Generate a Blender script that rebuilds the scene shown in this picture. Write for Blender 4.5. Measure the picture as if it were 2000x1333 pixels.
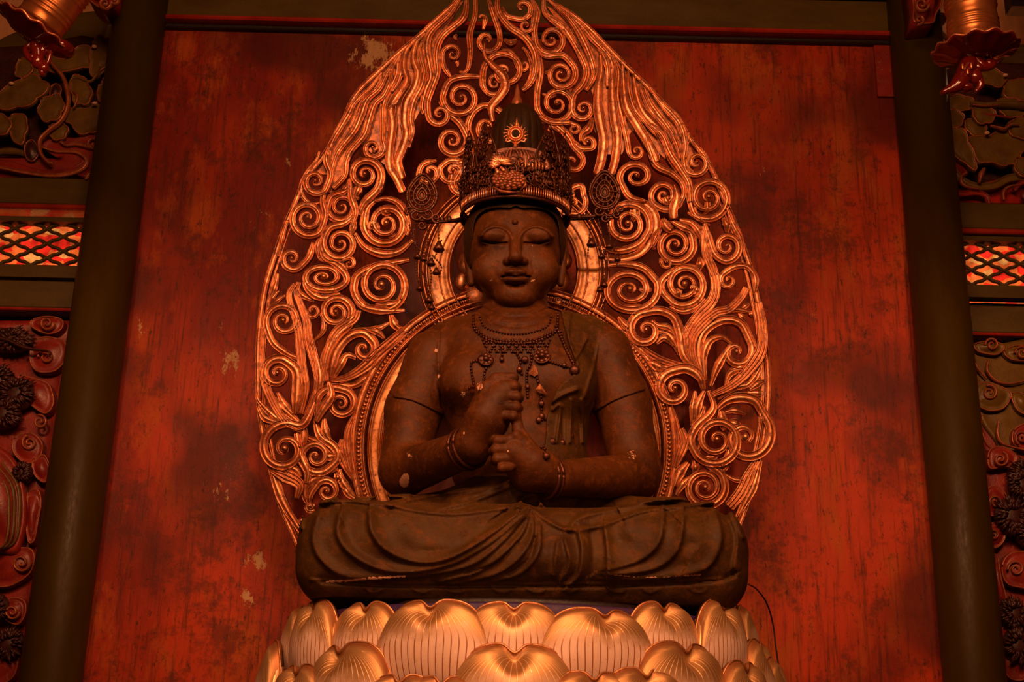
import bpy, math, random
import numpy as np
from mathutils import Vector, Matrix
from mathutils.bvhtree import BVHTree
random.seed(7); RNG = np.random.default_rng(5)
SC = bpy.context.scene
for o in list(bpy.data.objects): bpy.data.objects.remove(o)

# ------------------------------------------------------------------ camera
F = 2500.0                                   # focal length in pixels of a 2000x1333 frame
CAM = np.array([0.0, -5.1, 1.5])
TH, RO = math.radians(18.8), math.radians(1.35)
_f = np.array([0, math.cos(TH), math.sin(TH)]); _u0 = np.array([0, -math.sin(TH), math.cos(TH)]); _r0 = np.array([1., 0, 0])
_r = _r0*math.cos(RO) + _u0*math.sin(RO); _u = _u0*math.cos(RO) - _r0*math.sin(RO)
cd = bpy.data.cameras.new('camera'); cam = bpy.data.objects.new('camera', cd); SC.collection.objects.link(cam)
cd.sensor_width = 36; cd.lens = F/2000*36; cd.clip_start = .05
cam.matrix_world = Matrix(((_r[0], _u[0], -_f[0], CAM[0]), (_r[1], _u[1], -_f[1], CAM[1]), (_r[2], _u[2], -_f[2], CAM[2]), (0, 0, 0, 1)))
SC.camera = cam
def ray(u, v): return _f + _r*((u-1000)/F) - _u*((v-666.5)/F)
def P(u, v, Y):                              # point of the vertical plane y = Y seen at (u, v)
    d = ray(u, v); return CAM + d*((Y-CAM[1])/d[1])
def scl(p): return float(np.dot(np.asarray(p)-CAM, _f))/F      # metres per pixel at p
def proj(Q):
    R = Q - CAM.astype(Q.dtype); z = R @ _f.astype(Q.dtype)
    return 1000 + F*(R @ _r.astype(Q.dtype))/z, 666.5 - F*(R @ _u.astype(Q.dtype))/z

# ------------------------------------------------------------------ light
w = bpy.data.worlds.new('hall'); SC.world = w; w.use_nodes = True
w.node_tree.nodes['Background'].inputs[0].default_value = (1, .10, .02, 1)
w.node_tree.nodes['Background'].inputs[1].default_value = .022
def area(name, loc, tgt, size, power, col):
    l = bpy.data.lights.new(name, 'AREA'); l.shape = 'RECTANGLE'; l.size, l.size_y = size; l.energy = power; l.color = col
    o = bpy.data.objects.new(name, l); SC.collection.objects.link(o); o.location = loc
    o.rotation_euler = (Vector(tgt)-Vector(loc)).to_track_quat('-Z', 'Y').to_euler(); return o
WARM = (1, .41, .18)
def spot(name, loc, tgt, power, deg, rad=.25, blend=1.):
    l = bpy.data.lights.new(name, 'SPOT'); l.energy = power; l.color = WARM; l.spot_size = math.radians(deg); l.spot_blend = blend; l.shadow_soft_size = rad
    o = bpy.data.objects.new(name, l); SC.collection.objects.link(o); o.location = loc
    o.rotation_euler = (Vector(tgt)-Vector(loc)).to_track_quat('-Z', 'Y').to_euler(); return o
spot('hall_lamp_high', (-.5, -3.4, 5.4), (0, .2, 2.8), 260, 56, .3)
spot('altar_lamp_left', (-1.7, -3.3, 4.4), (-.2, .3, 2.6), 180, 54, .10)
spot('altar_lamp_right', (1.7, -3.3, 4.4), (.2, .3, 2.6), 180, 54, .10)
spot('lotus_fill', (0, -3.6, 1.9), (0, -.8, 1.75), 70, 48, .2)  # low fill light added to brighten the lotus petals
area('hall_glow', (0, -4.4, 5.0), (0, .8, 2.7), (2.4, 1.2), 150, WARM)
area('rear_fill_left', (-2.6, 1.75, 5.6), (-2.9, 2.4, 3.9), (.8, .3), 26, WARM)  # unseen rear pair, added to brighten the far planks
area('rear_fill_right', (2.6, 1.75, 5.6), (2.9, 2.4, 3.9), (.8, .3), 26, WARM)
spot('bay_fill_left', (-1.9, -2.6, 4.2), (-2.7, 1.1, 3.1), 170, 50, .2)  # side pair added as fill for the dark bays
spot('bay_fill_right', (1.9, -2.6, 4.2), (2.7, 1.1, 3.1), 170, 50, .2)
SC.view_settings.view_transform = 'Standard'; SC.view_settings.look = 'None'; SC.view_settings.gamma = 1
SC.view_settings.use_curve_mapping = False; SC.view_settings.exposure = 0.0

# ------------------------------------------------------------------ materials
class NT:
    def __init__(s, name):
        s.m = bpy.data.materials.new(name); s.m.use_nodes = True; s.t = s.m.node_tree; s.n = s.t.nodes; s.b = s.n['Principled BSDF']
        s.co = s.n.new('ShaderNodeTexCoord').outputs['Object']
    def L(s, a, b): s.t.links.new(a, b)
    def put(s, sock, v):
        if isinstance(v, bpy.types.NodeSocket): s.L(v, sock)
        elif isinstance(v, tuple) and len(v) == 3 and sock.type == 'RGBA': sock.default_value = (*v, 1)
        else: sock.default_value = v
    def mp(s, scale=(1, 1, 1), co=None):
        n = s.n.new('ShaderNodeMapping'); s.L(co or s.co, n.inputs[0]); n.inputs['Scale'].default_value = scale; return n.outputs[0]
    def noise(s, sc, det=4, rough=.6, co=None, dist=0):
        n = s.n.new('ShaderNodeTexNoise'); s.L(co or s.co, n.inputs['Vector']); n.inputs['Scale'].default_value = sc
        n.inputs['Detail'].default_value = det; n.inputs['Roughness'].default_value = rough; n.inputs['Distortion'].default_value = dist; return n.outputs['Fac']
    def ramp(s, f, a, b, lo=0., hi=1.):
        n = s.n.new('ShaderNodeMapRange'); n.clamp = True; s.put(n.inputs[0], f)
        for i, v in enumerate((a, b, lo, hi)): n.inputs[i+1].default_value = v
        return n.outputs[0]
    def math(s, op, a, b=0., c=0.):
        n = s.n.new('ShaderNodeMath'); n.operation = op; s.put(n.inputs[0], a); s.put(n.inputs[1], b); s.put(n.inputs[2], c); return n.outputs[0]
    def mix(s, f, a, b):
        n = s.n.new('ShaderNodeMix'); n.data_type = 'RGBA'; s.put(n.inputs[0], f); s.put(n.inputs[6], a); s.put(n.inputs[7], b); return n.outputs[2]
    def att(s, name): n = s.n.new('ShaderNodeAttribute'); n.attribute_name = name; return n.outputs['Fac']
    def dist(s, p):
        n = s.n.new('ShaderNodeVectorMath'); n.operation = 'DISTANCE'; s.L(s.co, n.inputs[0]); n.inputs[1].default_value = p; return n.outputs['Value']
    def out(s, col, rough=.5, metal=0., bump=None, bs=.3, bd=.01, coat=0., spec=.5):
        s.put(s.b.inputs['Base Color'], col); s.put(s.b.inputs['Roughness'], rough); s.put(s.b.inputs['Metallic'], metal)
        s.b.inputs['Coat Weight'].default_value = coat; s.b.inputs['Specular IOR Level'].default_value = spec
        if bump is not None:
            n = s.n.new('ShaderNodeBump'); n.inputs['Strength'].default_value = bs; n.inputs['Distance'].default_value = bd
            s.L(bump, n.inputs['Height']); s.L(n.outputs[0], s.b.inputs['Normal'])
        return s.m
def mottled(name, c1, c2, c3=None, sc=6, rough=.5, metal=0., bump=.25, stretch=(1, 1, 1), fine=60, coat=0., spec=.5, c3at=(.6, .7)):
    t = NT(name); co = t.mp(stretch)
    col = t.mix(t.ramp(t.noise(sc, 5, .6, co), .35, .68), c1, c2)
    if c3: col = t.mix(t.ramp(t.noise(sc*4, 6, .7, co), *c3at), col, c3)
    fn = t.noise(fine, 4, .7, co)
    return t.out(col, t.ramp(fn, .3, .7, max(0, rough-.1), rough+.15), metal, fn, bump, .006, coat, spec)
M = {}
def gold_mat(name, c1, c2, dark, rough=.38):
    t = NT(name); n1 = t.noise(9, 5, .65); n2 = t.noise(34, 6, .75)
    col = t.mix(t.ramp(n1, .35, .66), c1, c2)
    col = t.mix(t.ramp(n2, .5, .68), col, dark)
    t.b.inputs['Coat Roughness'].default_value = .24
    return t.out(col, t.ramp(n2, .35, .7, rough-.08, rough+.25), t.ramp(n2, .5, .7, 1., .4), n2, .25, .004, coat=.55)
M['gold'] = gold_mat('old_gold_leaf', (.72, .33, .15), (.42, .13, .045), (.13, .022, .005), .38)
M['gold_flat'] = gold_mat('flat_gold_leaf', (.80, .40, .18), (.55, .22, .07), (.22, .06, .015), .5)
def body_mat(name, c1, c2, c3, rough):
    t = NT(name); n1 = t.noise(5, 6, .65); n2 = t.noise(26, 6, .7); n3 = t.noise(110, 3, .6)
    col = t.mix(t.ramp(n1, .35, .65), c1, c2); col = t.mix(t.ramp(n2, .50, .70), col, c3); col = t.mix(t.ramp(t.noise(13, 6, .75), .56, .66, 0, .8), col, tuple(x*.3 for x in c2))
    col = t.mix(t.ramp(t.noise(150, 3, .8), .70, .75), col, (.30, .11, .05))
    col = t.mix(t.ramp(t.math('ADD', t.att('wear'), t.math('MULTIPLY', t.math('SUBTRACT', t.noise(70, 5, .8), .5), 1.3)), .60, .66), col, (.62, .33, .2))
    return t.out(col, t.ramp(n2, .3, .7, rough, rough+.25), 0, n2, .55, .006, 0, .22)
M['skin'] = body_mat('aged_lacquered_wood', (.090, .026, .0025), (.046, .0125, .0012), (.165, .044, .005), .44)
M['robe'] = body_mat('aged_robe_lacquer', (.070, .030, .0022), (.040, .015, .0010), (.13, .042, .005), .50)
M['face'] = M['skin']
M['hair'] = mottled('dark_painted_hair', (.035, .014, .002), (.020, .008, .001), sc=10, rough=.55, spec=.2)
M['bronze'] = mottled('tarnished_copper_openwork', (.10, .028, .010), (.05, .012, .005), (.3, .08, .03), sc=14, rough=.36, metal=.6, c3at=(.6, .75))
M['copper'] = mottled('bright_gilt_copper', (.9, .35, .16), (.75, .25, .1), (.3, .08, .03), sc=30, rough=.32, metal=.75, c3at=(.62, .72))
M['green'] = mottled('dark_olive_lacquer', (.095, .060, .001), (.062, .034, .0008), sc=3, rough=.42, stretch=(1, 1, 3), fine=90, bump=.08)
M['column'] = mottled('dark_column_lacquer', (.060, .036, .0008), (.034, .016, .0005), sc=2.5, rough=.42, stretch=(1, 1, .3), fine=60, bump=.05, spec=.14)
M['redline'] = mottled('red_lacquer_moulding', (.40, .03, .012), (.22, .014, .007), sc=5, rough=.22, bump=.05, coat=.4)
M['redfield'] = mottled('vermilion_field', (.45, .022, .012), (.30, .012, .008), sc=7, rough=.4, bump=.1)
M['carve_red'] = mottled('red_painted_carving', (.30, .022, .010), (.15, .013, .007), (.30, .10, .035), sc=9, rough=.38, c3at=(.58, .7))
M['carve_green'] = mottled('olive_painted_carving', (.17, .095, .006), (.10, .050, .003), (.32, .11, .025), sc=12, rough=.4, c3at=(.6, .75))
M['carve_dark'] = mottled('blackened_carving', (.055, .012, .007), (.03, .006, .004), (.16, .03, .012), sc=20, rough=.42)
M['edge'] = mottled('worn_gilt_edge', (.50, .16, .06), (.28, .07, .025), sc=18, rough=.4, metal=.4)
M['pearl'] = mottled('pale_painted_berry', (.8, .55, .38), (.7, .4, .25), sc=20, rough=.25)
M['black'] = mottled('black_lacquer', (.012, .004, .003), (.008, .003, .002), sc=6, rough=.5)
M['blue'] = mottled('deep_blue_paint', (.03, .01, .09), (.045, .012, .06), sc=6, rough=.55)
M['brass'] = mottled('lamp_brass', (.62, .22, .06), (.42, .13, .035), sc=5, rough=.34, metal=.75, bump=.0, fine=12)
M['lacq'] = mottled('deep_red_glazed_lacquer', (.14, .008, .003), (.09, .005, .002), sc=6, rough=.14, bump=.05, coat=.6)
M['plank'] = mottled('pale_cedar_planks', (.90, .52, .24), (.72, .36, .15), sc=4, rough=.55, stretch=(6, 6, .6), bump=.1)
M['floor'] = mottled('dark_hall_boards', (.12, .045, .02), (.08, .03, .012), sc=3, rough=.4, stretch=(6, .5, 1))
def wall_mat():
    t = NT('weathered_red_lacquer_wall'); t.co = t.n.new('ShaderNodeNewGeometry').outputs['Position']; v = t.mp((1, 1, .45)); vs = t.mp((3.2, 1, .16))
    n1 = t.noise(1.5, 5, .6, v); n2 = t.noise(5, 6, .7, v); n3 = t.noise(14, 6, .75, vs); n4 = t.noise(55, 5, .8)
    col = t.mix(t.ramp(n1, .42, .58), (.46, .040, .0022), (.22, .012, .0012))
    col = t.mix(t.ramp(n2, .50, .62), col, (.42, .070, .004))
    col = t.mix(t.ramp(n3, .52, .66, 0, .75), col, (.07, .012, .002))
    col = t.mix(t.ramp(t.noise(8, 5, .8), .60, .68, 0, .7), col, (.11, .016, .006))
    col = t.mix(t.ramp(t.noise(1.1, 3, .5), .50, .60, 0, .8), col, (.075, .006, .001))
    col = t.mix(t.ramp(t.noise(3.4, 6, .8), .52, .62, 0, .7), col, (.09, .012, .002))
    col = t.mix(t.ramp(t.noise(26, 5, .8, t.mp((1.6, 1, .6))), .58, .66, 0, .85), col, (.05, .010, .002))
    sp = None                                # the scraped patches, each with its own place and size
    for (u, vv, r, s_) in ((735, 105, 90, 1), (455, 705, 62, .9), (505, 430, 70, .6), (435, 950, 80, .62), (505, 1100, 40, 1), (482, 1165, 34, 1), (270, 640, 50, .7),
                           (565, 310, 70, .45), (1490, 340, 90, .45), (1335, 130, 60, .5), (1590, 620, 50, .5), (1640, 800, 60, .45), (1785, 1240, 40, .3), (430, 640, 50, .5), (380, 760, 40, .4)):
        p = P(u, vv, WALLY); d = t.ramp(t.dist(tuple(p)), 0, r*scl(p), s_, 0)
        sp = d if sp is None else t.math('MAXIMUM', sp, d)
    mask = t.math('MULTIPLY', t.math('GREATER_THAN', t.math('ADD', t.math('MULTIPLY', sp, .36), t.noise(24, 6, .85, t.mp((1, 1, .5)))), .76), 1)
    col = t.mix(mask, col, t.mix(n4, (.75, .42, .2), (.3, .19, .07)))
    m2 = t.ramp(n4, .70, .76, 0, .5); col = t.mix(m2, col, (.5, .2, .08))
    h = t.math('ADD', t.math('MULTIPLY', n2, .6), t.math('MULTIPLY', n4, .3))
    return t.out(col, t.ramp(n2, .3, .7, .42, .65), 0, h, .35, .01, 0, .28)
WALLY = .95
M['wall'] = wall_mat()
def petal_mat():
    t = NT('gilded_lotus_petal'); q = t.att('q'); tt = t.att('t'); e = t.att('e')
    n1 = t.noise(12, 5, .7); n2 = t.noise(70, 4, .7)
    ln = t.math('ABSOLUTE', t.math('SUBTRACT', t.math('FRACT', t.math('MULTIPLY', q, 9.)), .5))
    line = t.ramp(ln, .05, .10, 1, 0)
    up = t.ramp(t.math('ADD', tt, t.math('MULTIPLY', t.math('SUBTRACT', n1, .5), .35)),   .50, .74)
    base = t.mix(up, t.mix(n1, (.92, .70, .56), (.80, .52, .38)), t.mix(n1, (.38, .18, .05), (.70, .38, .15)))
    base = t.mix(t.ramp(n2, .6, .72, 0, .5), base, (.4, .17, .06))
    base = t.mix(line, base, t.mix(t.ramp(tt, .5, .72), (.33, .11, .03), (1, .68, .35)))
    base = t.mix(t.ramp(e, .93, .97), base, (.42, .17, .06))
    h = t.math('MULTIPLY', line, t.ramp(tt, .5, .7, -1, 1))
    return t.out(base, .42, t.ramp(up, 0, 1, .05, .6), h, .3, .003)
M['petal'] = petal_mat()
def glow_mat():
    t = NT('emissive_coloured_screen'); v = t.n.new('ShaderNodeTexVoronoi'); v.inputs['Scale'].default_value = 15
    t.L(t.mp((1, 1, 1.6)), v.inputs['Vector']); n = t.noise(6, 4, .7)
    r = t.n.new('ShaderNodeSeparateColor'); t.L(v.outputs['Color'], r.inputs[0])
    col = t.mix(t.ramp(r.outputs[0], .42, .5), (1, .028, .012), (1, .16, .025)); col = t.mix(t.ramp(r.outputs[1], .88, .92), col, (1, .38, .08))
    t.put(t.b.inputs['Emission Color'], col); t.put(t.b.inputs['Emission Strength'], t.ramp(n, .36, .6, .25, 1.0))  # emission stands in for light falling on the coloured panel
    return t.out(col, .7)
M['glow'] = glow_mat()

# ------------------------------------------------------------------ meshes and objects
ORG = {}
def tag(o, label=None, cat=None, group=None, kind=None):
    for k, v in (('label', label), ('category', cat), ('group', group), ('kind', kind)):
        if v: o[k] = v
    return o
def empty(name, loc, label, cat, group=None):
    o = bpy.data.objects.new(name, None); SC.collection.objects.link(o); o.location = loc; o.empty_display_size = .1
    ORG[o.name] = np.array(loc, float); return tag(o, label, cat, group)
def obj(name, V, Fc, mat, parent=None, smooth=True, attrs=None):
    V = np.asarray(V, np.float64); me = bpy.data.meshes.new(name)
    org = ORG[parent.name] if parent else V.mean(0)*0
    if parent is None:
        org = np.array([(V[:, 0].min()+V[:, 0].max())/2, (V[:, 1].min()+V[:, 1].max())/2, V[:, 2].min()])
    if isinstance(Fc, np.ndarray):
        n = len(Fc); k = Fc.shape[1]
        me.vertices.add(len(V)); me.vertices.foreach_set('co', (V-org).astype(np.float32).ravel())
        me.loops.add(n*k); me.loops.foreach_set('vertex_index', Fc.astype(np.int32).ravel())
        me.polygons.add(n); me.polygons.foreach_set('loop_start', np.arange(0, n*k, k, dtype=np.int32))
        me.update(calc_edges=True)
    else:
        me.from_pydata((V-org).tolist(), [], Fc); me.update()
    me.validate()
    me.polygons.foreach_set('use_smooth', np.full(len(me.polygons), smooth)); 
    if attrs:
        for k, a in attrs.items():
            at = me.attributes.new(k, 'FLOAT', 'POINT'); at.data.foreach_set('value', np.asarray(a, np.float32))
    me.materials.append(mat)
    o = bpy.data.objects.new(name, me); SC.collection.objects.link(o)
    if parent: o.parent = parent
    else: o.location = org
    ORG[o.name] = org; return o
class MB:
    def __init__(s): s.V = []; s.F = []; s.n = 0
    def add(s, V, Fc):
        V = np.asarray(V, float); s.V.append(V); s.F += [tuple(int(i)+s.n for i in f) for f in Fc]; s.n += len(V); return s
    def box(s, lo, hi):
        x0, y0, z0 = lo; x1, y1, z1 = hi
        V = [(x, y, z) for x in (x0, x1) for y in (y0, y1) for z in (z0, z1)]
        return s.add(V, [(0, 1, 3, 2), (4, 6, 7, 5), (0, 4, 5, 1), (2, 3, 7, 6), (0, 2, 6, 4), (1, 5, 7, 3)])
    def ball(s, c, r, seg=10, rings=7):
        r = np.array(r if hasattr(r, '__len__') else (r, r, r), float); V = [(0, 0, 1)]
        for i in range(1, rings):
            a = math.pi*i/rings
            for j in range(seg): b = 2*math.pi*j/seg; V.append((math.sin(a)*math.cos(b), math.sin(a)*math.sin(b), math.cos(a)))
        V.append((0, 0, -1)); Fc = []
        for j in range(seg): Fc.append((0, 1+j, 1+(j+1) % seg))
        for i in range(rings-2):
            for j in range(seg): a = 1+i*seg+j; b = 1+i*seg+(j+1) % seg; Fc.append((a, a+seg, b+seg, b))
        e = len(V)-1
        for j in range(seg): Fc.append((e, 1+(rings-2)*seg+(j+1) % seg, 1+(rings-2)*seg+j))
        return s.add(np.array(V)*r+np.array(c), Fc)
    def tube(s, pts, rad, seg=8, flat=1.):
        pts = np.asarray(pts, float); n = len(pts); rad = np.broadcast_to(rad, (n,))
        T = np.gradient(pts, axis=0); T /= np.linalg.norm(T, axis=1)[:, None]+1e-9
        up = np.array([0, -1., 0]); V = []
        for i in range(n):
            a = np.cross(T[i], up)
            if np.linalg.norm(a) < 1e-3: a = np.cross(T[i], (1, 0, 0))
            a /= np.linalg.norm(a); b = np.cross(a, T[i])
            for j in range(seg): q = 2*math.pi*j/seg; V.append(pts[i]+rad[i]*(a*math.cos(q)+b*math.sin(q)*flat))
        Fc = [(i*seg+j, i*seg+(j+1) % seg, (i+1)*seg+(j+1) % seg, (i+1)*seg+j) for i in range(n-1) for j in range(seg)]
        Fc += [tuple(range(seg))[::-1], tuple((n-1)*seg+j for j in range(seg))]
        return s.add(V, Fc)
    def lathe(s, prof, c, seg=48, Mx=None, mod=None):
        V = []; n = len(prof)
        for i in range(seg):
            a = 2*math.pi*i/seg
            for k, (r, z) in enumerate(prof):
                rr, zz = (r, z) if mod is None else mod(r, z, a, k)
                V.append((rr*math.cos(a), rr*math.sin(a), zz))
        V = np.array(V)
        if Mx is not None: V = V @ np.array(Mx).T
        Fc = [(i*n+k, ((i+1) % seg)*n+k, ((i+1) % seg)*n+k+1, i*n+k+1) for i in range(seg) for k in range(n-1)]
        return s.add(V+np.array(c), Fc)
    def build(s, name, mat, parent=None, smooth=True, **k): return obj(name, np.concatenate(s.V), s.F, mat, parent, smooth, **k)
def catmull(pts, n=8):
    p = np.asarray(pts, float)
    if len(p) < 3:
        return np.array([p[0]+(p[-1]-p[0])*t for t in np.linspace(0, 1, n+1)])
    p = np.vstack([2*p[0]-p[1], p, 2*p[-1]-p[-2]]); out = []
    for i in range(1, len(p)-2):
        for t in np.linspace(0, 1, n, endpoint=False):
            a, b, c, d = p[i-1:i+3]
            out.append(.5*((2*b)+(-a+c)*t+(2*a-5*b+4*c-d)*t*t+(-a+3*b-3*c+d)*t**3))
    out.append(p[-2]); return np.array(out)
def resample(p, step):
    d = np.r_[0, np.cumsum(np.linalg.norm(np.diff(p, axis=0), axis=1))]; n = max(3, int(d[-1]/step)+1); s = np.linspace(0, d[-1], n)
    return np.stack([np.interp(s, d, p[:, k]) for k in range(p.shape[1])], 1), s/d[-1]

# carved band swept along a path that lies in a plane: frame = (origin, e1, e2, normal towards the viewer)
def PR(kind):
    if kind == 'ridge':   # dome with raised edges and one groove each side
        x = [-1, -1, -.95, -.86, -.78, -.68, -.4, 0, .4, .68, .78, .86, .95, 1, 1]
        y = [-.5, .32, .66, .68, .26, .30, .56, .66, .56, .30, .26, .68, .66, .32, -.5]
    elif kind == 'groove':
        x = [-1, -1, -.9, -.78, -.66, -.35, 0, .35, .66, .78, .9, 1, 1]
        y = [-.5, .45, .85, .85, .45, .30, .28, .30, .45, .85, .85, .45, -.5]
    elif kind == 'round':
        x = [-1, -.97, -.8, -.5, -.2, .2, .5, .8, .97, 1]; y = [-.4, .15, .5, .8, .95, .95, .8, .5, .15, -.4]
    elif kind == 'multi':
        x = [-1, -1, -.9, -.8, -.72, -.45, -.33, -.22, -.1, .1, .22, .33, .45, .72, .8, .9, 1, 1]
        y = [-.5, .4, .7, .7, .35, .35, .7, .7, .35, .35, .75, .75, .35, .35, .75, .75, .4, -.5]
    return np.array(x), np.array(y)
def sweep(path, wid, hei, fr, z0=0, kind='ridge', mb=None):
    o, e1, e2, nn = fr; path = np.asarray(path); T = np.gradient(path, axis=0); T /= np.linalg.norm(T, axis=1)[:, None]+1e-12
    N = np.stack([-T[:, 1], T[:, 0]], 1); px, py = PR(kind); n = len(path); m = len(px)
    a = path[:, None, :]+N[:, None, :]*(wid[:, None]*px[None])[:, :, None]
    h = hei[:, None]*py[None]+np.broadcast_to(z0, (n,))[:, None]
    V = o+a[..., :1]*e1+a[..., 1:]*e2+h[..., None]*nn; V = V.reshape(-1, 3)
    Fc = [(i*m+k, i*m+k+1, (i+1)*m+k+1, (i+1)*m+k) for i in range(n-1) for k in range(m-1)]
    Fc += [(i*m+m-1, i*m, (i+1)*m, (i+1)*m+m-1) for i in range(n-1)]
    Fc += [tuple(range(m))[::-1], tuple((n-1)*m+k for k in range(m))]
    mb = mb or MB(); mb.add(V, Fc); return mb
def plane_frame(Y0, z0, slope):               # plane y = Y0 + slope*(z - z0)
    e1 = np.array([1., 0, 0]); e2 = np.array([0, slope, 1.]); e2 /= np.linalg.norm(e2); nn = np.cross(e1, e2)
    o = np.array([0, Y0, z0]); 
    if nn[1] > 0: nn = -nn
    return (o, e1, e2, nn)
def to2(fr, u, v):
    o, e1, e2, nn = fr; d = ray(u, v); t = np.dot(o-CAM, nn)/np.dot(d, nn); q = CAM+d*t-o
    return np.array([q@e1, q@e2])

# ------------------------------------------------------------------ implicit surfaces
def f32(a): return np.asarray(a, np.float32)
def capsule(Q, a, b, ra, rb):
    a, b = f32(a), f32(b); ba = b-a; t = np.clip(((Q-a)@ba)/(ba@ba), 0, 1); return np.linalg.norm(Q-a-t[:, None]*ba, axis=1)-(ra+(rb-ra)*t)
def ellip(Q, c, r, rot=None):
    q = Q-f32(c)
    if rot is not None: q = q@f32(rot)
    r = f32(r); k = np.linalg.norm(q/r, axis=1); k2 = np.linalg.norm(q/(r*r), axis=1)+1e-6; return k*(k-1)/k2
def rbox(Q, c, hs, r):
    q = np.abs(Q-f32(c))-f32(hs)+r; return np.linalg.norm(np.maximum(q, 0), axis=1)+np.minimum(q.max(1), 0)-r
def su(a, b, k):
    h = np.clip(.5+.5*(b-a)/k, 0, 1); return b+(a-b)*h-k*h*(1-h)
def ss(a, b, k): return -su(-a, b, k)        # smooth subtraction of b from a
def pl2(u, v, pts):                          # distance to a polyline in the picture, pixels
    d = None; pts = f32(pts)
    for a, b in zip(pts[:-1], pts[1:]):
        ba = b-a; pu, pv = u-a[0], v-a[1]; t = np.clip((pu*ba[0]+pv*ba[1])/(ba@ba), 0, 1); e = (pu-t*ba[0])**2+(pv-t*ba[1])**2
        d = e if d is None else np.minimum(d, e)
    return np.sqrt(d)
def poly2(u, v, pts):                        # signed distance to a polygon, negative inside
    pts = f32(list(pts)+[pts[0]]); d = pl2(u, v, pts); ins = np.zeros(len(u), bool)
    for (x0, y0), (x1, y1) in zip(pts[:-1], pts[1:]):
        c = ((y0 > v) != (y1 > v)) & (u < (x1-x0)*(v-y0)/(y1-y0+1e-9)+x0); ins ^= c
    return np.where(ins, -d, d)
def sdf_mesh(f, lo, hi, h, B=8, slack=.02):
    lo = np.array(lo, float); nb = np.ceil((np.array(hi)-lo)/(h*B)).astype(int); n = nb*B
    I = np.stack(np.meshgrid(*[np.arange(k) for k in nb], indexing='ij'), -1).reshape(-1, 3)
    dc = f(f32(lo+(I*B+B/2)*h)); keep = np.abs(dc) < h*B*.9+slack
    val = np.repeat(np.repeat(np.repeat(np.where(dc.reshape(nb) > 0, 1, -1).astype(np.float32), B, 0), B, 1), B, 2)
    K = I[keep]*B; loc = np.stack(np.meshgrid(*[np.arange(B)]*3, indexing='ij'), -1).reshape(-1, 3)
    step = max(1, 600000//(B**3))
    for s in range(0, len(K), step):
        idx = (K[s:s+step, None, :]+loc[None]).reshape(-1, 3); val[idx[:, 0], idx[:, 1], idx[:, 2]] = f(f32(lo+idx*h))
    ins = val < 0; c = n-1
    cnt = np.zeros(tuple(c), np.int8)
    for i in (0, 1):
        for j in (0, 1):
            for k in (0, 1): cnt += ins[i:i+c[0], j:j+c[1], k:k+c[2]]
    C = np.argwhere((cnt > 0) & (cnt < 8)); del cnt
    acc = np.zeros((len(C), 3)); m = np.zeros(len(C)); cs = [np.array(x) for x in np.ndindex(2, 2, 2)]
    vv = [val[C[:, 0]+x[0], C[:, 1]+x[1], C[:, 2]+x[2]] for x in cs]
    for a in range(8):
        for ax in range(3):
            if cs[a][ax] == 0:
                b = int(a+(4, 2, 1)[ax]); x, y = vv[a], vv[b]; e = (x < 0) != (y < 0); t = np.where(e, x/np.where(e, x-y, 1), 0)
                p = np.repeat(cs[a][None].astype(float), len(C), 0); p[:, ax] += t; acc += p*e[:, None]; m += e
    V = lo+(C+acc/m[:, None])*h
    key = (C[:, 0]*c[1]+C[:, 1])*c[2]+C[:, 2]
    Fc = []
    for ax in range(3):
        sl = [slice(None)]*3; s2 = [slice(None)]*3; sl[ax] = slice(0, -1); s2[ax] = slice(1, None)
        A = ins[tuple(sl)]; Bv = ins[tuple(s2)]; E = np.argwhere(A != Bv); sg = A[E[:, 0], E[:, 1], E[:, 2]]
        o1, o2 = [(1, 2), (2, 0), (0, 1)][ax]
        ok = (E[:, o1] > 0) & (E[:, o2] > 0) & (E[:, o1] < c[o1]) & (E[:, o2] < c[o2]) & (E[:, ax] < c[ax]); E = E[ok]; sg = sg[ok]
        q = []
        for d1, d2 in ((-1, -1), (0, -1), (0, 0), (-1, 0)):
            G = E.copy(); G[:, o1] += d1; G[:, o2] += d2; q.append(np.searchsorted(key, (G[:, 0]*c[1]+G[:, 1])*c[2]+G[:, 2]))
        q = np.stack(q, 1); q[~sg] = q[~sg][:, ::-1]; Fc.append(q)
    return V, np.concatenate(Fc)

# ------------------------------------------------------------------ the hall
def struct(name, mb, mat, smooth=False): return tag(mb.build(name, mat, None, smooth), kind='structure')
def X(u, v, Y): return P(u, v, Y)[0]
def Z(u, v, Y): return P(u, v, Y)[2]
CY, CR = .86, .138                            # column axis depth and radius
XL = (X(270, 40, CY)+X(105, 1300, CY))/2; XR = (X(1787, 60, CY)+X(1902, 1300, CY))/2
ZT = Z(1000, 52, WALLY-.08)                   # underside of the red moulding below the beam
ztop = ZT+1.15; zfl = -.4
struct('floor', MB().box((-4, -7, zfl-.1), (4, 2.6, zfl)), M['floor'])
struct('wall_back', MB().box((XL, WALLY, zfl), (XR, WALLY+.06, ZT+.3)), M['wall'])
struct('wall_far', MB().box((-4, 2.4, zfl), (4, 2.5, ztop+.4)), M['plank'])
# frame strips down both sides of the red wall
for k, (xa, xb) in enumerate(((XL+CR-.03, X(318, 45, WALLY-.03)*.5+X(155, 1333, WALLY-.03)*.5+.006), (X(1748, 80, WALLY-.03)*.5+X(1855, 1333, WALLY-.03)*.5-.006, XR-CR+.03))):
    struct('trim_%d' % (k+1), MB().box((xa, WALLY-.03, zfl), (xb, WALLY-.001, ZT)), M['redline'])
# corner batten
struct('trim_3', MB().box((X(1707, 90, WALLY-.02), WALLY-.02, Z(1720, 188, WALLY-.02)), (X(1745, 90, WALLY-.02), WALLY-.001, ZT-.002)), M['carve_red'])
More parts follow.
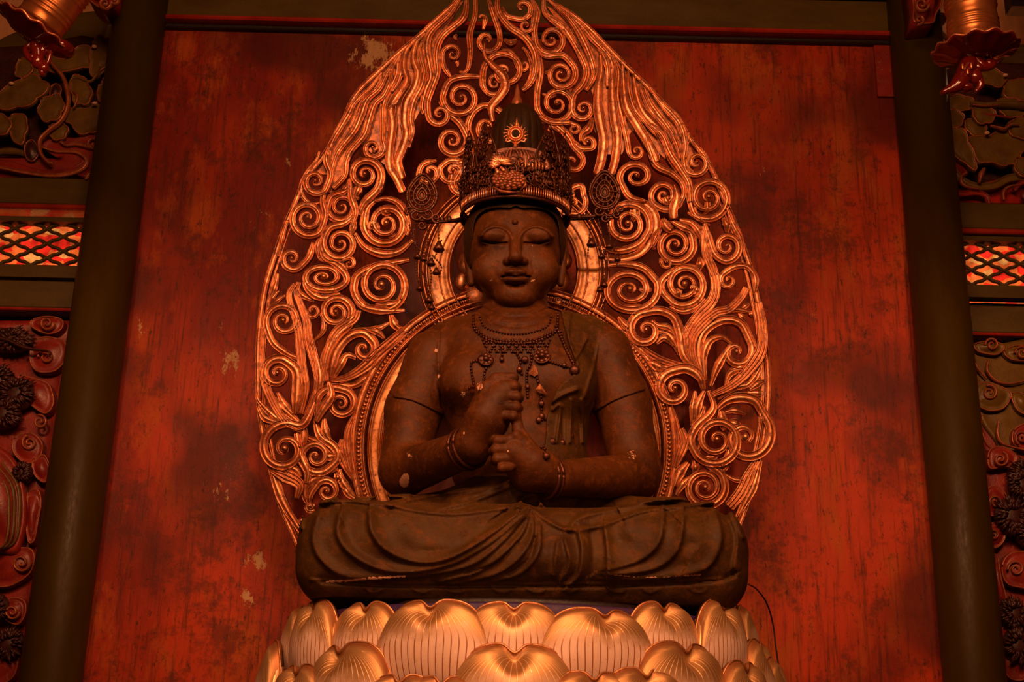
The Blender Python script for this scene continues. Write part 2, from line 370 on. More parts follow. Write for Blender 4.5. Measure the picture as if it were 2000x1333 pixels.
# beam over the wall, its red moulding and the black gap under it
def beam(name, x0, x1, z0, z1, y0, y1, mat, label, cat='beam', group=None, bev=.006):
    mb = MB(); V = []
    prof = [(y0+bev, z0), (y1, z0), (y1, z1), (y0+bev, z1), (y0, z1-bev), (y0, z0+bev)]
    for x in (x0, x1): V += [(x, y, z) for y, z in prof]
    n = 6; mb.add(V, [tuple(range(n)), tuple(range(n, 2*n))[::-1]]+[(i, i+n, (i+1) % n+n, (i+1) % n) for i in range(n)])
    return tag(mb.build(name, mat, None, False), label, cat, group)
bt = empty('ceiling_beam', ((XL+XR)/2, WALLY-.05, ZT), 'long dark olive beam crossing above the red wall behind the halo tip', 'beam')
def bpart(name, x0, x1, z0, z1, y0, y1, mat, parent, bev=.006):
    mb = MB(); V = []; prof = [(y0+bev, z0), (y1, z0), (y1, z1), (y0+bev, z1), (y0, z1-bev), (y0, z0+bev)]
    for x in (x0, x1): V += [(x, y, z) for y, z in prof]
    mb.add(V, [tuple(range(6)), tuple(range(6, 12))[::-1]]+[(i, i+6, (i+1) % 6+6, (i+1) % 6) for i in range(6)])
    return mb.build(name, mat, parent, False)
zm = .030
bpart('beam_face', XL, XR, ZT+zm, ZT+.235, WALLY-.05, WALLY+.1, M['green'], bt)
bpart('moulding', XL, XR, ZT+.004, ZT+zm, WALLY-.085, WALLY+.02, M['redline'], bt, .008)
bpart('shadow_strip', XL, XR, ZT-.024, ZT+.002, WALLY-.035, WALLY-.001, M['black'], bt)
beam('upper_beam', XL, XR, ZT+.24, ZT+.8, WALLY-.10, WALLY+.1, M['black'], 'black upper beam just visible along the top edge of the photo')
# round columns
def column(x, label):
    t = empty('column', (x, CY, zfl), label, 'column', 'round columns beside the red wall')
    MB().lathe([(0, 0), (CR, 0), (CR, 2.0), (CR*.995, ztop-zfl), (0, ztop-zfl)], (x, CY, zfl), 64).build('shaft', M['column'], t)
    MB().lathe([(CR, 0), (CR+.04, 0), (CR+.05, .03), (CR+.04, .07), (CR+.015, .10), (CR, .11)], (x, CY, zfl), 48).build('base_ring', M['brass'], t)
    return t
column(XL, 'dark round column left of the red wall'); column(XR, 'dark round column right of the red wall')

# polygons drawn at their own depth and given thickness
def carved(name, pts, Y, th, mat, parent=None, dome=.6, edge=None, smooth_n=6, rings=5, rim=.9, n_rep=1, wav=None):
    """closed outline -> cushion shaped relief; returns object(s)"""
    p = np.array([P(u, v, Y) for u, v in pts])
    q = np.vstack([p, p[:1]]); c3 = []
    pp = np.vstack([p[-1:], p, p[:2]])
    for i in range(1, len(pp)-2):
        a, b, c, d = pp[i-1:i+3]
        for t in np.linspace(0, 1, smooth_n, endpoint=False): c3.append(.5*((2*b)+(-a+c)*t+(2*a-5*b+4*c-d)*t*t+(-a+3*b-3*c+d)*t**3))
    o = np.array(c3); cen = o.mean(0); V = []; n = len(o)
    S = [(1.0, -.6), (1.0, .25), (.97, .42), (.90, .50), (.84, .38)]+[(.8-.8*k/rings, .38+dome*(1-(1-k/rings)**2)) for k in range(1, rings)]
    for s, h in S:
        for k, pt in enumerate(o):
            e = pt*1.; e = cen+(pt-cen)*s; e[1] = Y-h*th
            V.append(e)
    ctr = cen.copy(); ctr[1] = Y-(.38+dome)*th; V.append(ctr); L = len(S)
    Fc = [(r*n+i, r*n+(i+1) % n, (r+1)*n+(i+1) % n, (r+1)*n+i) for r in range(L-1) for i in range(n)]
    Fc += [((L-1)*n+i, (L-1)*n+(i+1) % n, L*n) for i in range(n)]; Fc.append(tuple(range(n))[::-1])
    return V, Fc, o
def relief(name, pts, Y, th, mat, parent, dome=.5, edge=True, **k):
    if name in ('panel_board', 'back_board', 'red_field'): k['smooth_n'] = 1
    if name == 'leaf':                           # lobed margin
        a = np.array(pts, float); c = a.mean(0); q, s_ = resample(catmull(list(pts)+[pts[0]], 6), 5.); q = q[:-1]; s_ = s_[:-1]
        pts = [tuple(x) for x in c+(q-c)*(1.06+.26*np.abs(np.sin(math.pi*6*s_+.6))[:, None]**.7)]; k['smooth_n'] = 1; dome = .22
    V, Fc, o = carved(name, pts, Y, th, mat, parent, dome, **k)
    ob = obj(name, V, Fc, mat, parent)
    if edge:
        r = o.copy(); r = r+(o.mean(0)-o)*.05; r[:, 1] = Y-.47*th; r = np.vstack([r, r[:2]])
        e = MB().tube(r, scl(r[0])*1.5, 6); e.build(name+'_edge', M['edge'], parent)
    return ob
SFRAME = {}
def strand(name, pts, Y, w, h, mat, parent, kind='ridge', taper=(.6, 1, .45), n=10, z0=0):
    fr = SFRAME.setdefault(round(Y, 3), plane_frame(Y, 0, 0))
    s_ = scl(P(*pts[0], Y)); path, s = resample(catmull([to2(fr, u, v) for u, v in pts], n), s_*2.2)
    tw = np.interp(s, (0, .35, 1), taper); return sweep(path, w*s_*tw/2, h*s_*np.sqrt(tw), fr, z0, kind).build(name, mat, parent)
def curl_pts(cx, cy, r, a0, turns, sense, n=26, sq=1., end=.12):
    out = []
    for i in range(n+1):
        t = i/n; rr = r*((1-t)**.85*(1-end)+end); a = a0+sense*2*math.pi*turns*t; out.append((cx+rr*math.cos(a), cy+rr*math.sin(a)*sq))
    return out
def cloud(name, pts, Y, mat, parent, curl=None, **k):
    relief(name, pts, Y, .05, mat, parent, .5, **k)
    if curl:
        cx, cy, r, a0, sn = curl
        strand(name+'_curl', curl_pts(cx, cy, r, a0, 1.5, sn), Y-.045, 5, 5, M['edge'], parent, 'round', (1, 1, .8), 3)
def tuft(name, cx, cy, rx, ry, Y, parent, n=70, seed=1, r0=.25):
    rg = np.random.default_rng(seed); mb = MB(); s_ = scl(P(cx, cy, Y)); c = P(cx, cy, Y)
    mb.ball(c+np.array([0, .01, 0]), (rx*s_*.8, .05, ry*s_*.8), 20, 12)
    for i in range(n):
        a = rg.uniform(0, 2*math.pi); q = rg.uniform(r0, 1)**.6; b = rg.uniform(.8, 1.1)
        p0 = c+np.array([math.cos(a)*rx*s_*q*.55, -.055*(1-q*.6), math.sin(a)*ry*s_*q*.55])
        p1 = c+np.array([math.cos(a)*rx*s_*b*(.35+.65*q), -.04*(1-q)-.012, math.sin(a)*ry*s_*b*(.35+.65*q)])
        mb.tube([p0, (p0+p1)/2+np.array([0, -.012, 0]), p1], (.007, .006, .0015), 5)
    return mb.build(name, M['carve_dark'], parent)
YB = 1.15                                      # depth of the side bays
def lattice(u0, u1, v0, v1, label, name='lattice_transom'):
    t = empty(name, P((u0+u1)/2, v1, YB), label, 'lattice', 'glowing lattice transoms beside the columns')
    mb = MB(); per = 63.; n = int((v1-v0-20)/14.2)
    for k in range(n+2):
        v = v0+10+14.2*k-4; pts = []
        for u in np.arange(u0-4, u1+4, 4.):
            ph = 2*math.pi*(u-u0)/per+(k % 2)*math.pi; wv = math.cos(ph)+.28*math.cos(3*ph); pts.append((u, v+5.6*wv+(u-u0)*.02))
        path = np.array([P(a, b, YB+.02) for a, b in pts]); mb.tube(path, scl(path[0])*3.7, 6, 1.6)
    mb.build('wavy_grille', M['green'], t)
    f = MB(); y0, y1 = YB-.03, YB+.04
    pz = lambda v: Z((u0+u1)/2, v, YB); xa, xb = X(u0, v0, YB), X(u1, v0, YB); v0 += 5
    f.box((xa-.05, y0, pz(v0)), (xb+.05, y1, pz(v0-9))); f.box((xa-.05, y0, pz(v1+24)), (xb+.05, y1, pz(v1)))
    f.build('frame', M['green'], t, False); MB().box((xa-.05, YB+.0, pz(v0-7)), (xb+.05, YB+.03, pz(v0-10.5))).build('gap_filler', M['black'], t, False); return t  # black filler added as the dark gap, covers the glow above the frame
def side_bay(sg):
    L_ = sg < 0; dv = 0 if L_ else 45
    u_in = 172 if L_ else 1862                 # edge nearest the column
    u_out = -260 if L_ else 2260
    x0, x1 = sorted((X(u_in, 480, YB), X(u_out, 480, YB))); x0, x1 = (x0, XL) if L_ else (XR, x1)
    side = 'left' if L_ else 'right'; g = 'flat olive beams of the side bays'
    zz = lambda v: Z(170 if L_ else 1865, v, YB)
    struct('wall_%s' % side, MB().box((x0, YB+.12, zfl), (x1, YB+.16, zz(530+dv))), M['black'])
    struct('wall_%s_upper' % side, MB().box((x0, YB+.24, Z(u_in, 424+dv, YB+.24)), (x1, YB+.27, zz((245 if L_ else 260)))), M['black'])
    beam('bay_beam', x0, x1, zz(408+dv), zz(357+dv), YB-.05, YB+.1, M['green'], 'olive beam under the %s carved leaf panel and above the glowing lattice' % side, 'beam', None)
    beam('bay_moulding', x0, x1, zz(418+dv), zz(408+dv)-.001, YB-.06, YB+.09, M['redline'], 'thin red moulding above the %s glowing lattice' % side, 'moulding', None)
    beam('bay_rail', x0, x1, zz(606+dv), zz(553+dv), YB-.02, YB+.1, M['green'], 'dark rail between the %s lattice and the lower cloud carving' % side, 'beam', None)
    beam('bay_strip', x0, x1, zz(612+dv), zz(606+dv)-.001, YB-.03, YB+.09, M['redline'], 'narrow red strip along the top of the %s lower carving' % side, 'moulding', None)
    lattice(*((-160, 166, 430, 520) if L_ else (1866, 2160, 472, 563)), label='dark wavy lattice transom with fiery coloured screen behind, %s of the wall' % side)
    glow = MB().box((x0-.1, YB+.30, Z(u_in, 560+dv, YB+.3)), (x1-(.05 if L_ else -.0), YB+.32, Z(u_in, 418+dv, YB+.3)))
    tag(glow.build('emissive_screen', M['glow'], None, False), 'emissive orange and red screen seen through the %s lattice' % side, 'screen')
side_bay(-1); side_bay(1)

# --- upper left carving
t = empty('leaf_carving', P(60, 352, YB), 'openwork carving of olive leaves, gnarled branch and red cloud left of the column', 'carving', 'carved panels of the side bays')
relief('red_field', [(-120, 330), (0, 328), (90, 340), (172, 335), (176, 356), (-120, 357)], YB+.03, .03, M['redfield'], t, .2, edge=False)
leaves = [[(92, 120), (100, 108), (135, 112), (150, 98), (172, 100), (178, 118), (170, 132), (150, 134), (135, 138), (120, 142), (100, 134)],
          [(185, 88), (200, 78), (216, 86), (222, 108), (214, 128), (198, 134), (190, 150), (182, 140), (180, 118)],
          [(-10, 205), (5, 182), (30, 168), (45, 158), (62, 155), (85, 165), (80, 185), (62, 200), (40, 208), (18, 210)],
          [(138, 240), (142, 218), (160, 212), (185, 206), (208, 210), (206, 222), (219, 235), (214, 246), (196, 250), (182, 258), (165, 260), (152, 250)],
          [(84, 200), (110, 190), (122, 205), (116, 228), (94, 236), (80, 222)], [(196, 170), (212, 165), (218, 185), (208, 202), (194, 192)], [(100, 250), (120, 244), (132, 256), (122, 272), (104, 270)], [(60, 120), (84, 112), (92, 128), (84, 146), (64, 146)],
          [(142, 160), (155, 152), (170, 165), (178, 185), (170, 200), (152, 202), (144, 185)],
          [(22, 235), (40, 228), (52, 240), (50, 262), (42, 280), (32, 276), (22, 255)],
          [(-20, 238), (0, 228), (16, 236), (20, 250), (8, 262), (-20, 264)], [(40, 120), (60, 122), (62, 140), (48, 152), (34, 145)]]
for i, l in enumerate(leaves): relief('leaf', l, YB-.05-.012*(i % 3), .03, M['carve_green'], t, .7)
strand('branch', [(90, 108), (104, 128), (122, 150), (131, 175), (133, 205), (120, 236), (95, 256), (78, 275), (80, 300), (95, 318), (104, 320)], YB-.09, 10, 7, M['edge'], t, 'round', (.7, 1, .7))
strand('branch', [(134, 185), (138, 160), (150, 152), (175, 160), (188, 148), (195, 130)], YB-.085, 7, 5, M['carve_green'], t, 'round')
strand('branch', [(144, 180), (152, 190), (148, 205), (143, 212)], YB-.088, 6, 5, M['edge'], t, 'round')
strand('branch', [(-20, 305), (10, 296), (45, 300), (80, 322)], YB-.03, 16, 8, M['carve_green'], t, 'round')
relief('cloud', [(80, 288), (110, 270), (150, 272), (188, 264), (212, 275), (206, 292), (210, 318), (190, 338), (168, 350), (150, 345), (120, 350), (60, 348), (20, 335), (-40, 325), (-40, 312), (20, 320), (70, 335), (110, 338), (150, 332), (168, 318), (160, 304), (130, 296), (100, 298)], YB-.02, .05, M['carve_red'], t, .1, edge=False)
strand('cloud_edge', [(78, 286), (110, 296), (150, 298), (170, 312), (165, 328), (140, 340), (100, 344), (50, 338), (0, 328), (-40, 324)], YB-.05, 9, 6, M['edge'], t, 'groove', (.6, 1, .6))
strand('cloud_edge', [(118, 276), (130, 284), (150, 282), (180, 288), (204, 290), (208, 312), (195, 332), (176, 340), (168, 352)], YB-.055, 10, 6, M['edge'], t, 'groove', (.6, 1, .7))
strand('cloud_edge', curl_pts(184, 282, 13, 2.6, 1.2, 1, 16), YB-.06, 5, 4, M['edge'], t, 'round', (1, 1, .7), 3)
for u, v, r in ((22, 163, 6), (184, 91, 6), (185, 202, 6)):
    MB().ball(P(u, v, YB-.10), (r*.0024, .012, r*.0016), 14, 9).build('berry', M['pearl'], t)
strand('twig', [(205, 175), (218, 178), (228, 190), (238, 193)], YB-.09, 6, 5, M['carve_dark'], t, 'round')
for pts in ([(60, 100), (80, 96), (90, 110), (75, 120), (55, 118)], [(200, 160), (212, 150), (220, 168), (214, 186), (200, 182)], [(100, 175), (112, 165), (122, 178), (112, 200), (100, 198)], [(50, 285), (66, 275), (78, 300), (66, 318), (52, 310)]): relief('bud', pts, YB-.05, .03, M['carve_dark'], t, .7)
relief('back_board', [(-120, 100), (60, 90), (160, 70), (215, 80), (222, 180), (215, 300), (180, 355), (-120, 355)], YB+.07, .02, M['carve_dark'], t, .1, edge=False)

# --- upper right carving
t = empty('leaf_carving', P(1940, 398, YB), 'openwork carving of broad lobed leaves over red cloud right of the column', 'carving', 'carved panels of the side bays')
relief('red_field', [(1850, 378), (1900, 362), (1960, 350), (2100, 340), (2100, 399), (1862, 399)], YB+.03, .03, M['redfield'], t, .2, edge=False)
leaves = [[(1890, 280), (1912, 272), (1935, 270), (1958, 262), (1975, 272), (2000, 282), (2002, 292), (1984, 300), (1980, 316), (1960, 322), (1940, 314), (1918, 318), (1910, 300), (1892, 290)],
          [(1905, 162), (1918, 158), (1915, 140), (1935, 138), (1955, 148), (1958, 162), (1945, 170), (1925, 164)],
          [(1842, 262), (1860, 255), (1880, 262), (1890, 285), (1900, 310), (1898, 326), (1880, 316), (1862, 300), (1846, 288)],
          [(1960, 170), (1985, 160), (2020, 168), (2030, 190), (2000, 196), (1970, 190)],
          [(1968, 250), (1985, 236), (2010, 240), (2020, 262), (2000, 270), (1980, 266)],
          [(1900, 215), (1925, 212), (1940, 224), (1930, 240), (1908, 238)], [(1950, 200), (1975, 196), (2000, 206), (1990, 226), (1962, 226)], [(1985, 315), (2010, 312), (2025, 330), (2005, 344), (1985, 336)], [(1845, 225), (1862, 218), (1878, 228), (1872, 246), (1852, 248)],
          [(1885, 240), (1905, 236), (1920, 246), (1922, 262), (1905, 266), (1890, 256)],
          [(1842, 195), (1870, 190), (1895, 198), (1890, 212), (1868, 218), (1848, 210)]]
for i, l in enumerate(leaves): relief('leaf', l, YB-.05-.012*(i % 3), .03, M['carve_green'], t, .7)
strand('branch', [(1895, 202), (1930, 206), (1970, 204), (2030, 212), (2100, 222)], YB-.09, 14, 9, M['carve_green'], t, 'round', (.7, 1, 1))
strand('branch', [(1900, 205), (1925, 207), (1950, 206)], YB-.105, 4, 3, M['edge'], t, 'round', (.5, 1, .5))
strand('branch', [(1915, 222), (1945, 226), (1976, 231)], YB-.085, 6, 4, M['carve_red'], t, 'round')
strand('branch', [(1934, 246), (1950, 250), (1962, 252), (1975, 244), (1990, 244)], YB-.10, 7, 5, M['edge'], t, 'round')
strand('branch', [(1922, 330), (1915, 345), (1912, 358)], YB-.08, 12, 8, M['edge'], t, 'round')
strand('cloud_edge', [(1842, 315), (1840, 345), (1848, 368), (1870, 380), (1905, 378), (1925, 385), (1930, 399)], YB-.04, 14, 8, M['carve_red'], t, 'groove', (.7, 1, .7))
strand('cloud_edge', [(1850, 318), (1865, 340), (1880, 355), (1905, 366), (1940, 364), (1970, 350), (2010, 346), (2060, 340)], YB-.045, 16, 8, M['carve_green'], t, 'groove', (.7, 1, 1))
strand('cloud_edge', [(1888, 338), (1878, 345), (1878, 358), (1890, 366), (1912, 370)], YB-.07, 6, 5, M['edge'], t, 'round')
strand('cloud_edge', [(1960, 392), (1960, 375), (1972, 365), (1990, 362)], YB-.05, 8, 6, M['edge'], t, 'round')
strand('cloud_edge', curl_pts(2004, 378, 24, 3.4, 1.1, 1, 18), YB-.045, 9, 6, M['carve_red'], t, 'groove', (1, 1, .7), 3)
relief('cloud', [(1838, 312), (1860, 306), (1885, 320), (1890, 340), (1876, 352), (1852, 350), (1840, 335)], YB-.02, .04, M['carve_red'], t, .5, edge=False)
for u, v, r in ((1964, 147, 6), (1928, 260, 6)): MB().ball(P(u, v, YB-.105), (r*.0024, .012, r*.0016), 14, 9).build('berry', M['pearl'], t)
relief('back_board', [(1838, 140), (1900, 120), (2100, 130), (2100, 398), (1862, 398), (1845, 330)], YB+.07, .02, M['carve_dark'], t, .1, edge=False)

# --- lower left carving
t = empty('cloud_carving', P(20, 1560, YB), 'tall carving of red clouds, dark pine tufts and a large bird at the lower left', 'carving', 'carved panels of the side bays')
relief('panel_board', [(-150, 628), (144, 628), (120, 800), (95, 1000), (70, 1200), (40, 1420), (-150, 1420)], YB+.02, .04, M['carve_red'], t, .2, edge=False)
cl = [([(64, 628), (90, 621), (118, 624), (128, 634), (120, 650), (98, 656), (78, 650), (62, 640)], (92, 632, 14, 0, 1)),
      ([(66, 670), (88, 660), (110, 662), (132, 672), (134, 700), (118, 724), (96, 732), (72, 728), (60, 706)], (90, 698, 15, 3.1, 1)),
      ([(40, 735), (72, 742), (98, 752), (108, 778), (106, 800), (92, 812), (70, 800), (50, 780), (36, 760)], (78, 825, 14, 4.5, 1)),
      ([(30, 860), (48, 848), (70, 850), (86, 868), (84, 892), (66, 908), (44, 904), (28, 884)], (58, 866, 15, 4.4, -1)),
      ([(68, 900), (88, 890), (98, 905), (104, 925), (92, 945), (76, 938), (66, 920)], None),
      ([(58, 962), (78, 958), (84, 985), (78, 1020), (70, 1060), (58, 1062), (54, 1020), (56, 985)], None),
      ([(0, 1080), (30, 1072), (62, 1072), (72, 1090), (64, 1120), (40, 1140), (10, 1150), (-20, 1140)], (42, 1100, 18, 0, 1)),
      ([(8, 1180), (30, 1168), (52, 1176), (54, 1200), (40, 1222), (18, 1216), (6, 1200)], (24, 1196, 15, 0, 1)),
      ([(-20, 1250), (10, 1240), (36, 1250), (40, 1290), (26, 1330), (-20, 1340)], None)]
for p_, c_ in cl: cloud('cloud', p_, YB-.03, M['carve_red'], t, c_)
relief('bird', [(-60, 870), (-20, 868), (10, 880), (34, 905), (50, 950), (55, 1010), (46, 1060), (30, 1085), (-10, 1080), (-60, 1090)], YB-.05, .09, M['carve_red'], t, .9, edge=False)
for dx in (0, 14, 28): strand('feather', [(-24+dx, 905), (12+dx*.8, 950), (18+dx*.7, 1010), (10+dx*.6, 1062), (-18, 1080)], YB-.13+dx*.001, 7, 5, M['carve_green'], t, 'round')
for i, a in enumerate([(18, 664, 55, 32), (28, 668, 46, 26), (34, 770, 44, 42), (-10, 745, 50, 40), (8, 812, 42, 34), (46, 925, 22, 26), (-6, 1190, 30, 36), (20, 1260, 34, 40)]): tuft('pine_tuft', *a, YB-.07, t, 80, 30+i)
strand('branch', [(-40, 655), (10, 664), (50, 680), (92, 686), (98, 694)], YB-.12, 9, 6, M['carve_dark'], t, 'round')
# --- lower right carving
t = empty('cloud_carving', P(1990, 1560, YB), 'tall carving of olive clouds over red clouds with dark tufts at the lower right', 'carving', 'carved panels of the side bays')
relief('panel_board', [(1884, 672), (2150, 674), (2150, 1420), (1960, 1420), (1935, 1200), (1915, 1000), (1900, 830)], YB+.02, .04, M['carve_red'], t, .2, edge=False)
relief('cloud', [(1888, 674), (1940, 674), (2060, 676), (2060, 880), (2000, 880), (1965, 900), (1940, 860), (1915, 820), (1898, 740), (1886, 700)], YB-.005, .03, M['carve_green'], t, .2, edge=False)
cl = [([(1898, 676), (1912, 671), (1935, 669), (1956, 676), (1958, 686), (1944, 696), (1922, 694), (1904, 688)], (1937, 674, 13, 3.1, 1), 'g'),
      ([(1956, 690), (1975, 678), (2000, 677), (2030, 680), (2030, 706), (1990, 708), (1968, 704)], (1996, 690, 14, 3.1, 1), 'g'),
      ([(1896, 770), (1904, 754), (1922, 748), (1945, 754), (1972, 768), (1970, 786), (1956, 802), (1930, 806), (1908, 798), (1896, 788)], (1932, 768, 15, 4.4, 1), 'g'),
      ([(1972, 772), (1992, 770), (2010, 790), (2000, 812), (1980, 800)], None, 'g'),
      ([(1925, 900), (1930, 880), (1950, 874), (1972, 882), (1984, 896), (1976, 912), (1950, 916), (1930, 918)], (1954, 898, 15, 5, 1), 'r'),
      ([(1975, 845), (1990, 832), (2020, 826), (2020, 880), (1990, 880), (1974, 866)], (1996, 856, 14, 2, 1), 'r'),
      ([(1918, 975), (1926, 955), (1942, 950), (1962, 968), (1966, 990), (1946, 1010), (1926, 1008), (1916, 992)], (1944, 982, 13, 3, 1), 'r'),
      ([(1922, 1040), (1936, 1022), (1954, 1030), (1960, 1052), (1948, 1070), (1928, 1072)], (1940, 1046, 11, 3, 1), 'r'),
      ([(1952, 1110), (1964, 1086), (1990, 1078), (2030, 1086), (2030, 1150), (1984, 1150), (1960, 1140)], (1984, 1112, 16, 3, 1), 'r'),
      ([(1930, 1088), (1944, 1086), (1952, 1130), (1964, 1180), (1956, 1200), (1944, 1170), (1932, 1130)], None, 'r'),
      ([(1948, 1240), (1970, 1220), (2010, 1230), (2030, 1280), (2000, 1330), (1960, 1320)], None, 'r')]
for p_, c_, k_ in cl: cloud('cloud', p_, YB-.03, M['carve_green' if k_ == 'g' else 'carve_red'], t, c_)
for p_ in ([(1886, 676), (1884, 700), (1892, 735), (1902, 750)], [(1906, 806), (1900, 830), (1908, 880), (1916, 930), (1922, 956)], [(1900, 690), (1906, 715), (1922, 735), (1928, 742)], [(1918, 812), (1916, 840), (1926, 866), (1934, 876)],
           [(1930, 705), (1928, 725), (1946, 745), (1975, 750), (2010, 742)], [(1950, 822), (1948, 850), (1960, 868), (2000, 880)], [(1926, 1072), (1934, 1120), (1944, 1180), (1950, 1240), (1958, 1330)]): strand('cloud_edge', p_, YB-.05, 6, 5, M['edge'], t, 'round')
for i, a in enumerate([(1992, 948, 30, 42), (1974, 1010, 40, 48), (2000, 930, 40, 40), (1978, 1200, 34, 40), (1986, 1262, 34, 44), (2010, 1040, 36, 40)]): tuft('dark_tuft', *a, YB-.07, t, 90, 60+i)

# --- carved nosings at the column heads and curved brackets at the top corners
def nosing(pts, curls, label, Y, mat):
    t = empty('carved_nosing', P(*pts[0], Y), label, 'carving', 'carved nosings at the column heads')
    relief('body', pts, Y, .14, mat, t, .8)
    for c in curls: strand('curl', curl_pts(*c), Y-.15, 6, 6, M['edge'], t, 'round', (1, 1, .7), 3)
nosing([(170, -30), (235, -30), (238, 10), (230, 28), (218, 24), (205, 30), (190, 22), (176, 5)], [(205, 8, 12, 0, 1.4, 1), (225, 0, 9, 2, 1.2, -1)], 'small red and gilt carved nosing beside the head of the left column', .72, M['carve_red'])
nosing([(1774, -30), (1830, -30), (1832, 20), (1820, 42), (1814, 60), (1778, 58), (1776, 30)], [(1800, 10, 14, 0, 1.4, 1), (1795, 40, 10, 2, 1.2, -1)], 'glossy red carved nosing at the head of the right column', .66, M['carve_red'])
def bracket(pts, label, th=.16):
    V, Fc, o = carved('b', pts, YB+.22, .08, None, None, .0, smooth_n=2); o_ = obj('bracket_board', V, Fc, M['green'], None, False); return tag(o_, label, 'beam', None)
bracket([(-80, 130), (0, 85), (30, 70), (110, 40), (150, 32), (220, 28), (224, 78), (150, 82), (90, 96), (30, 110), (-10, 145), (-80, 180)], 'slanting olive bracket board behind the left hanging lamp')
bracket([(1968, 92), (2100, 100), (2100, 185), (2030, 165), (1985, 145), (1940, 130), (1950, 105)], 'slanting olive bracket board behind the right hanging lamp')
tag(MB().box((X(1975, 0, 1.4), 1.4, Z(1990, 12, 1.4)), (X(2200, 0, 1.4), 1.5, Z(1990, -120, 1.4))).build('roof_board', M['black'], None, False), 'dark roof board in the top right corner above the pale planks', 'board')
# pale mask-like carving behind the right lamp
t = empty('painted_carving', P(1838, 95, 1.5), 'pale painted carving between the right column and the hanging lamp', 'carving')
relief('body', [(1822, 24), (1850, 22), (1866, 40), (1862, 80), (1850, 105), (1826, 100), (1820, 60)], 1.5, .06, M['pearl'], t, .7, edge=False)
relief('boss', [(1824, 34), (1836, 28), (1846, 36), (1842, 48), (1828, 48)], 1.43, .05, M['carve_dark'], t, .9, edge=False)
strand('fold', [(1826, 60), (1840, 64), (1850, 78), (1846, 96)], 1.42, 5, 5, M['carve_green'], t, 'round')

# --- hanging lamps
def rot(ax, a):
    return np.array(Matrix.Rotation(a, 3, ax))
def hanging_lamp(u, v, Y, tilt, roll, label, sc=1.0):
    c = P(u, v, Y); t = empty('hanging_lamp', c, label, 'lamp', 'brass lamps hanging in the upper corners'); s_ = scl(c)*sc; Mx = rot('Y', roll)@rot('X', tilt)
    R = 47*s_
    prof = [(0, .02*0), (R*.9, 0), (R*1.02, R*.08)]
    z = R*.15
    for k, dz in enumerate((.25, .1, .1, .1, .35, .1, .1, .1, .3)):
        prof += [(R*(1.02-.0*k), z), (R*(1.06 if dz < .2 else 1.0), z+dz*R*.5), (R*1.0, z+dz*R)]; z += dz*R+.01
    prof += [(R*.96, z+.03), (R*.4, z+.05), (R*.12, z+.06), (R*.12, z+.5), (0, z+.5)]
    MB().lathe(prof, c, 64, Mx).build('ribbed_drum', M['brass'], t)
    mod = lambda r, z, a, k: (r*(1+.022*math.cos(13*a)*(r/(R*1.7))**4), z+.006*math.cos(13*a)*(r/(R*1.7))**4)
    MB().lathe([(R*.3, -R*.02), (R*1.0, R*.02), (R*1.35, -R*.12), (R*1.70, -R*.22), (R*1.74, -R*.30), (R*1.62, -R*.34), (R*1.30, -R*.42), (R*.95, -R*.62), (R*.5, -R*.72), (0, -R*.74)], c, 88, Mx, mod).build('scalloped_dish', M['lacq'], t)
    ring = [(R*1.70*math.cos(a)*(1+.022*math.cos(13*a)), R*1.70*math.sin(a)*(1+.022*math.cos(13*a)), -R*.25+.006*math.cos(13*a)) for a in np.linspace(0, 2*math.pi, 120)]
    MB().tube(np.array(ring)@Mx.T+c, R*.05, 6).build('dish_rim', M['copper'], t)
    return t, c, R, Mx
def cluster(t, items, tubes):
    mb = MB()
    for (u, v, Y, r, el) in items: q = P(u, v, Y); s_ = scl(q); mb.ball(q, (r*s_, r*s_, r*s_*el), 16, 11)
    for pts, r in tubes:
        q = np.array([P(*a) for a in catmull(pts, 6)]); mb.tube(q, np.array([scl(q[0])*x for x in np.interp(np.linspace(0, 1, len(q)), np.linspace(0, 1, len(r)), r)]), 10)
    return mb.build('glazed_pendant', M['lacq'], t)
LY = -.55
t, c, R, Mx = hanging_lamp(74, 50, LY, math.radians(4), math.radians(30), 'tilted brass lamp with ribbed drum and red dish in the top left corner')
MB().ball(P(118, 96, LY+.02), (.058, .06, .034), 24, 14).build('dish_knob', M['lacq'], t)
cluster(t, [(76, 62, LY, 9, 1.2), (62, 74, LY, 7, 1.4), (70, 92, LY, 13, 1.3), (84, 96, LY, 11, 1.6), (74, 118, LY, 12, 1.5), (86, 132, LY, 10, 1.2), (64, 112, LY, 8, 1)],
        [([(78, 40, LY), (78, 70, LY), (74, 100, LY), (84, 148, LY)], (5, 8, 13, 4)), ([(60, 84, LY), (50, 96, LY), (56, 112, LY), (70, 124, LY)], (4, 6, 6, 4)), ([(92, 84, LY), (98, 104, LY), (92, 126, LY)], (4, 6, 4))])
t, c, R, Mx = hanging_lamp(1904, 86, LY, math.radians(4), math.radians(-2), 'upright brass lamp with ribbed drum and scalloped red dish in the top right corner')
cluster(t, [(1892, 118, LY, 14, 1), (1886, 140, LY, 16, 1.2), (1904, 150, LY, 14, 1.2), (1868, 165, LY, 13, .9), (1888, 172, LY, 13, .7), (1910, 132, LY, 11, 1), (1932, 124, LY, 9, 1)],
        [([(1900, 100, LY), (1890, 130, LY), (1872, 165, LY), (1838, 182, LY)], (10, 18, 16, 4)), ([(1900, 110, LY), (1920, 130, LY), (1938, 126, LY), (1934, 112, LY)], (12, 10, 8, 4)), ([(1905, 150, LY), (1915, 165, LY), (1905, 180, LY)], (9, 8, 3))])
for u, v in ((1880, 130), (1890, 140), (1897, 128)):
    q = P(u, v, LY-.04); MB().ball(q, (.005, .005, .015), 10, 8).build('bead', M['copper'], t)

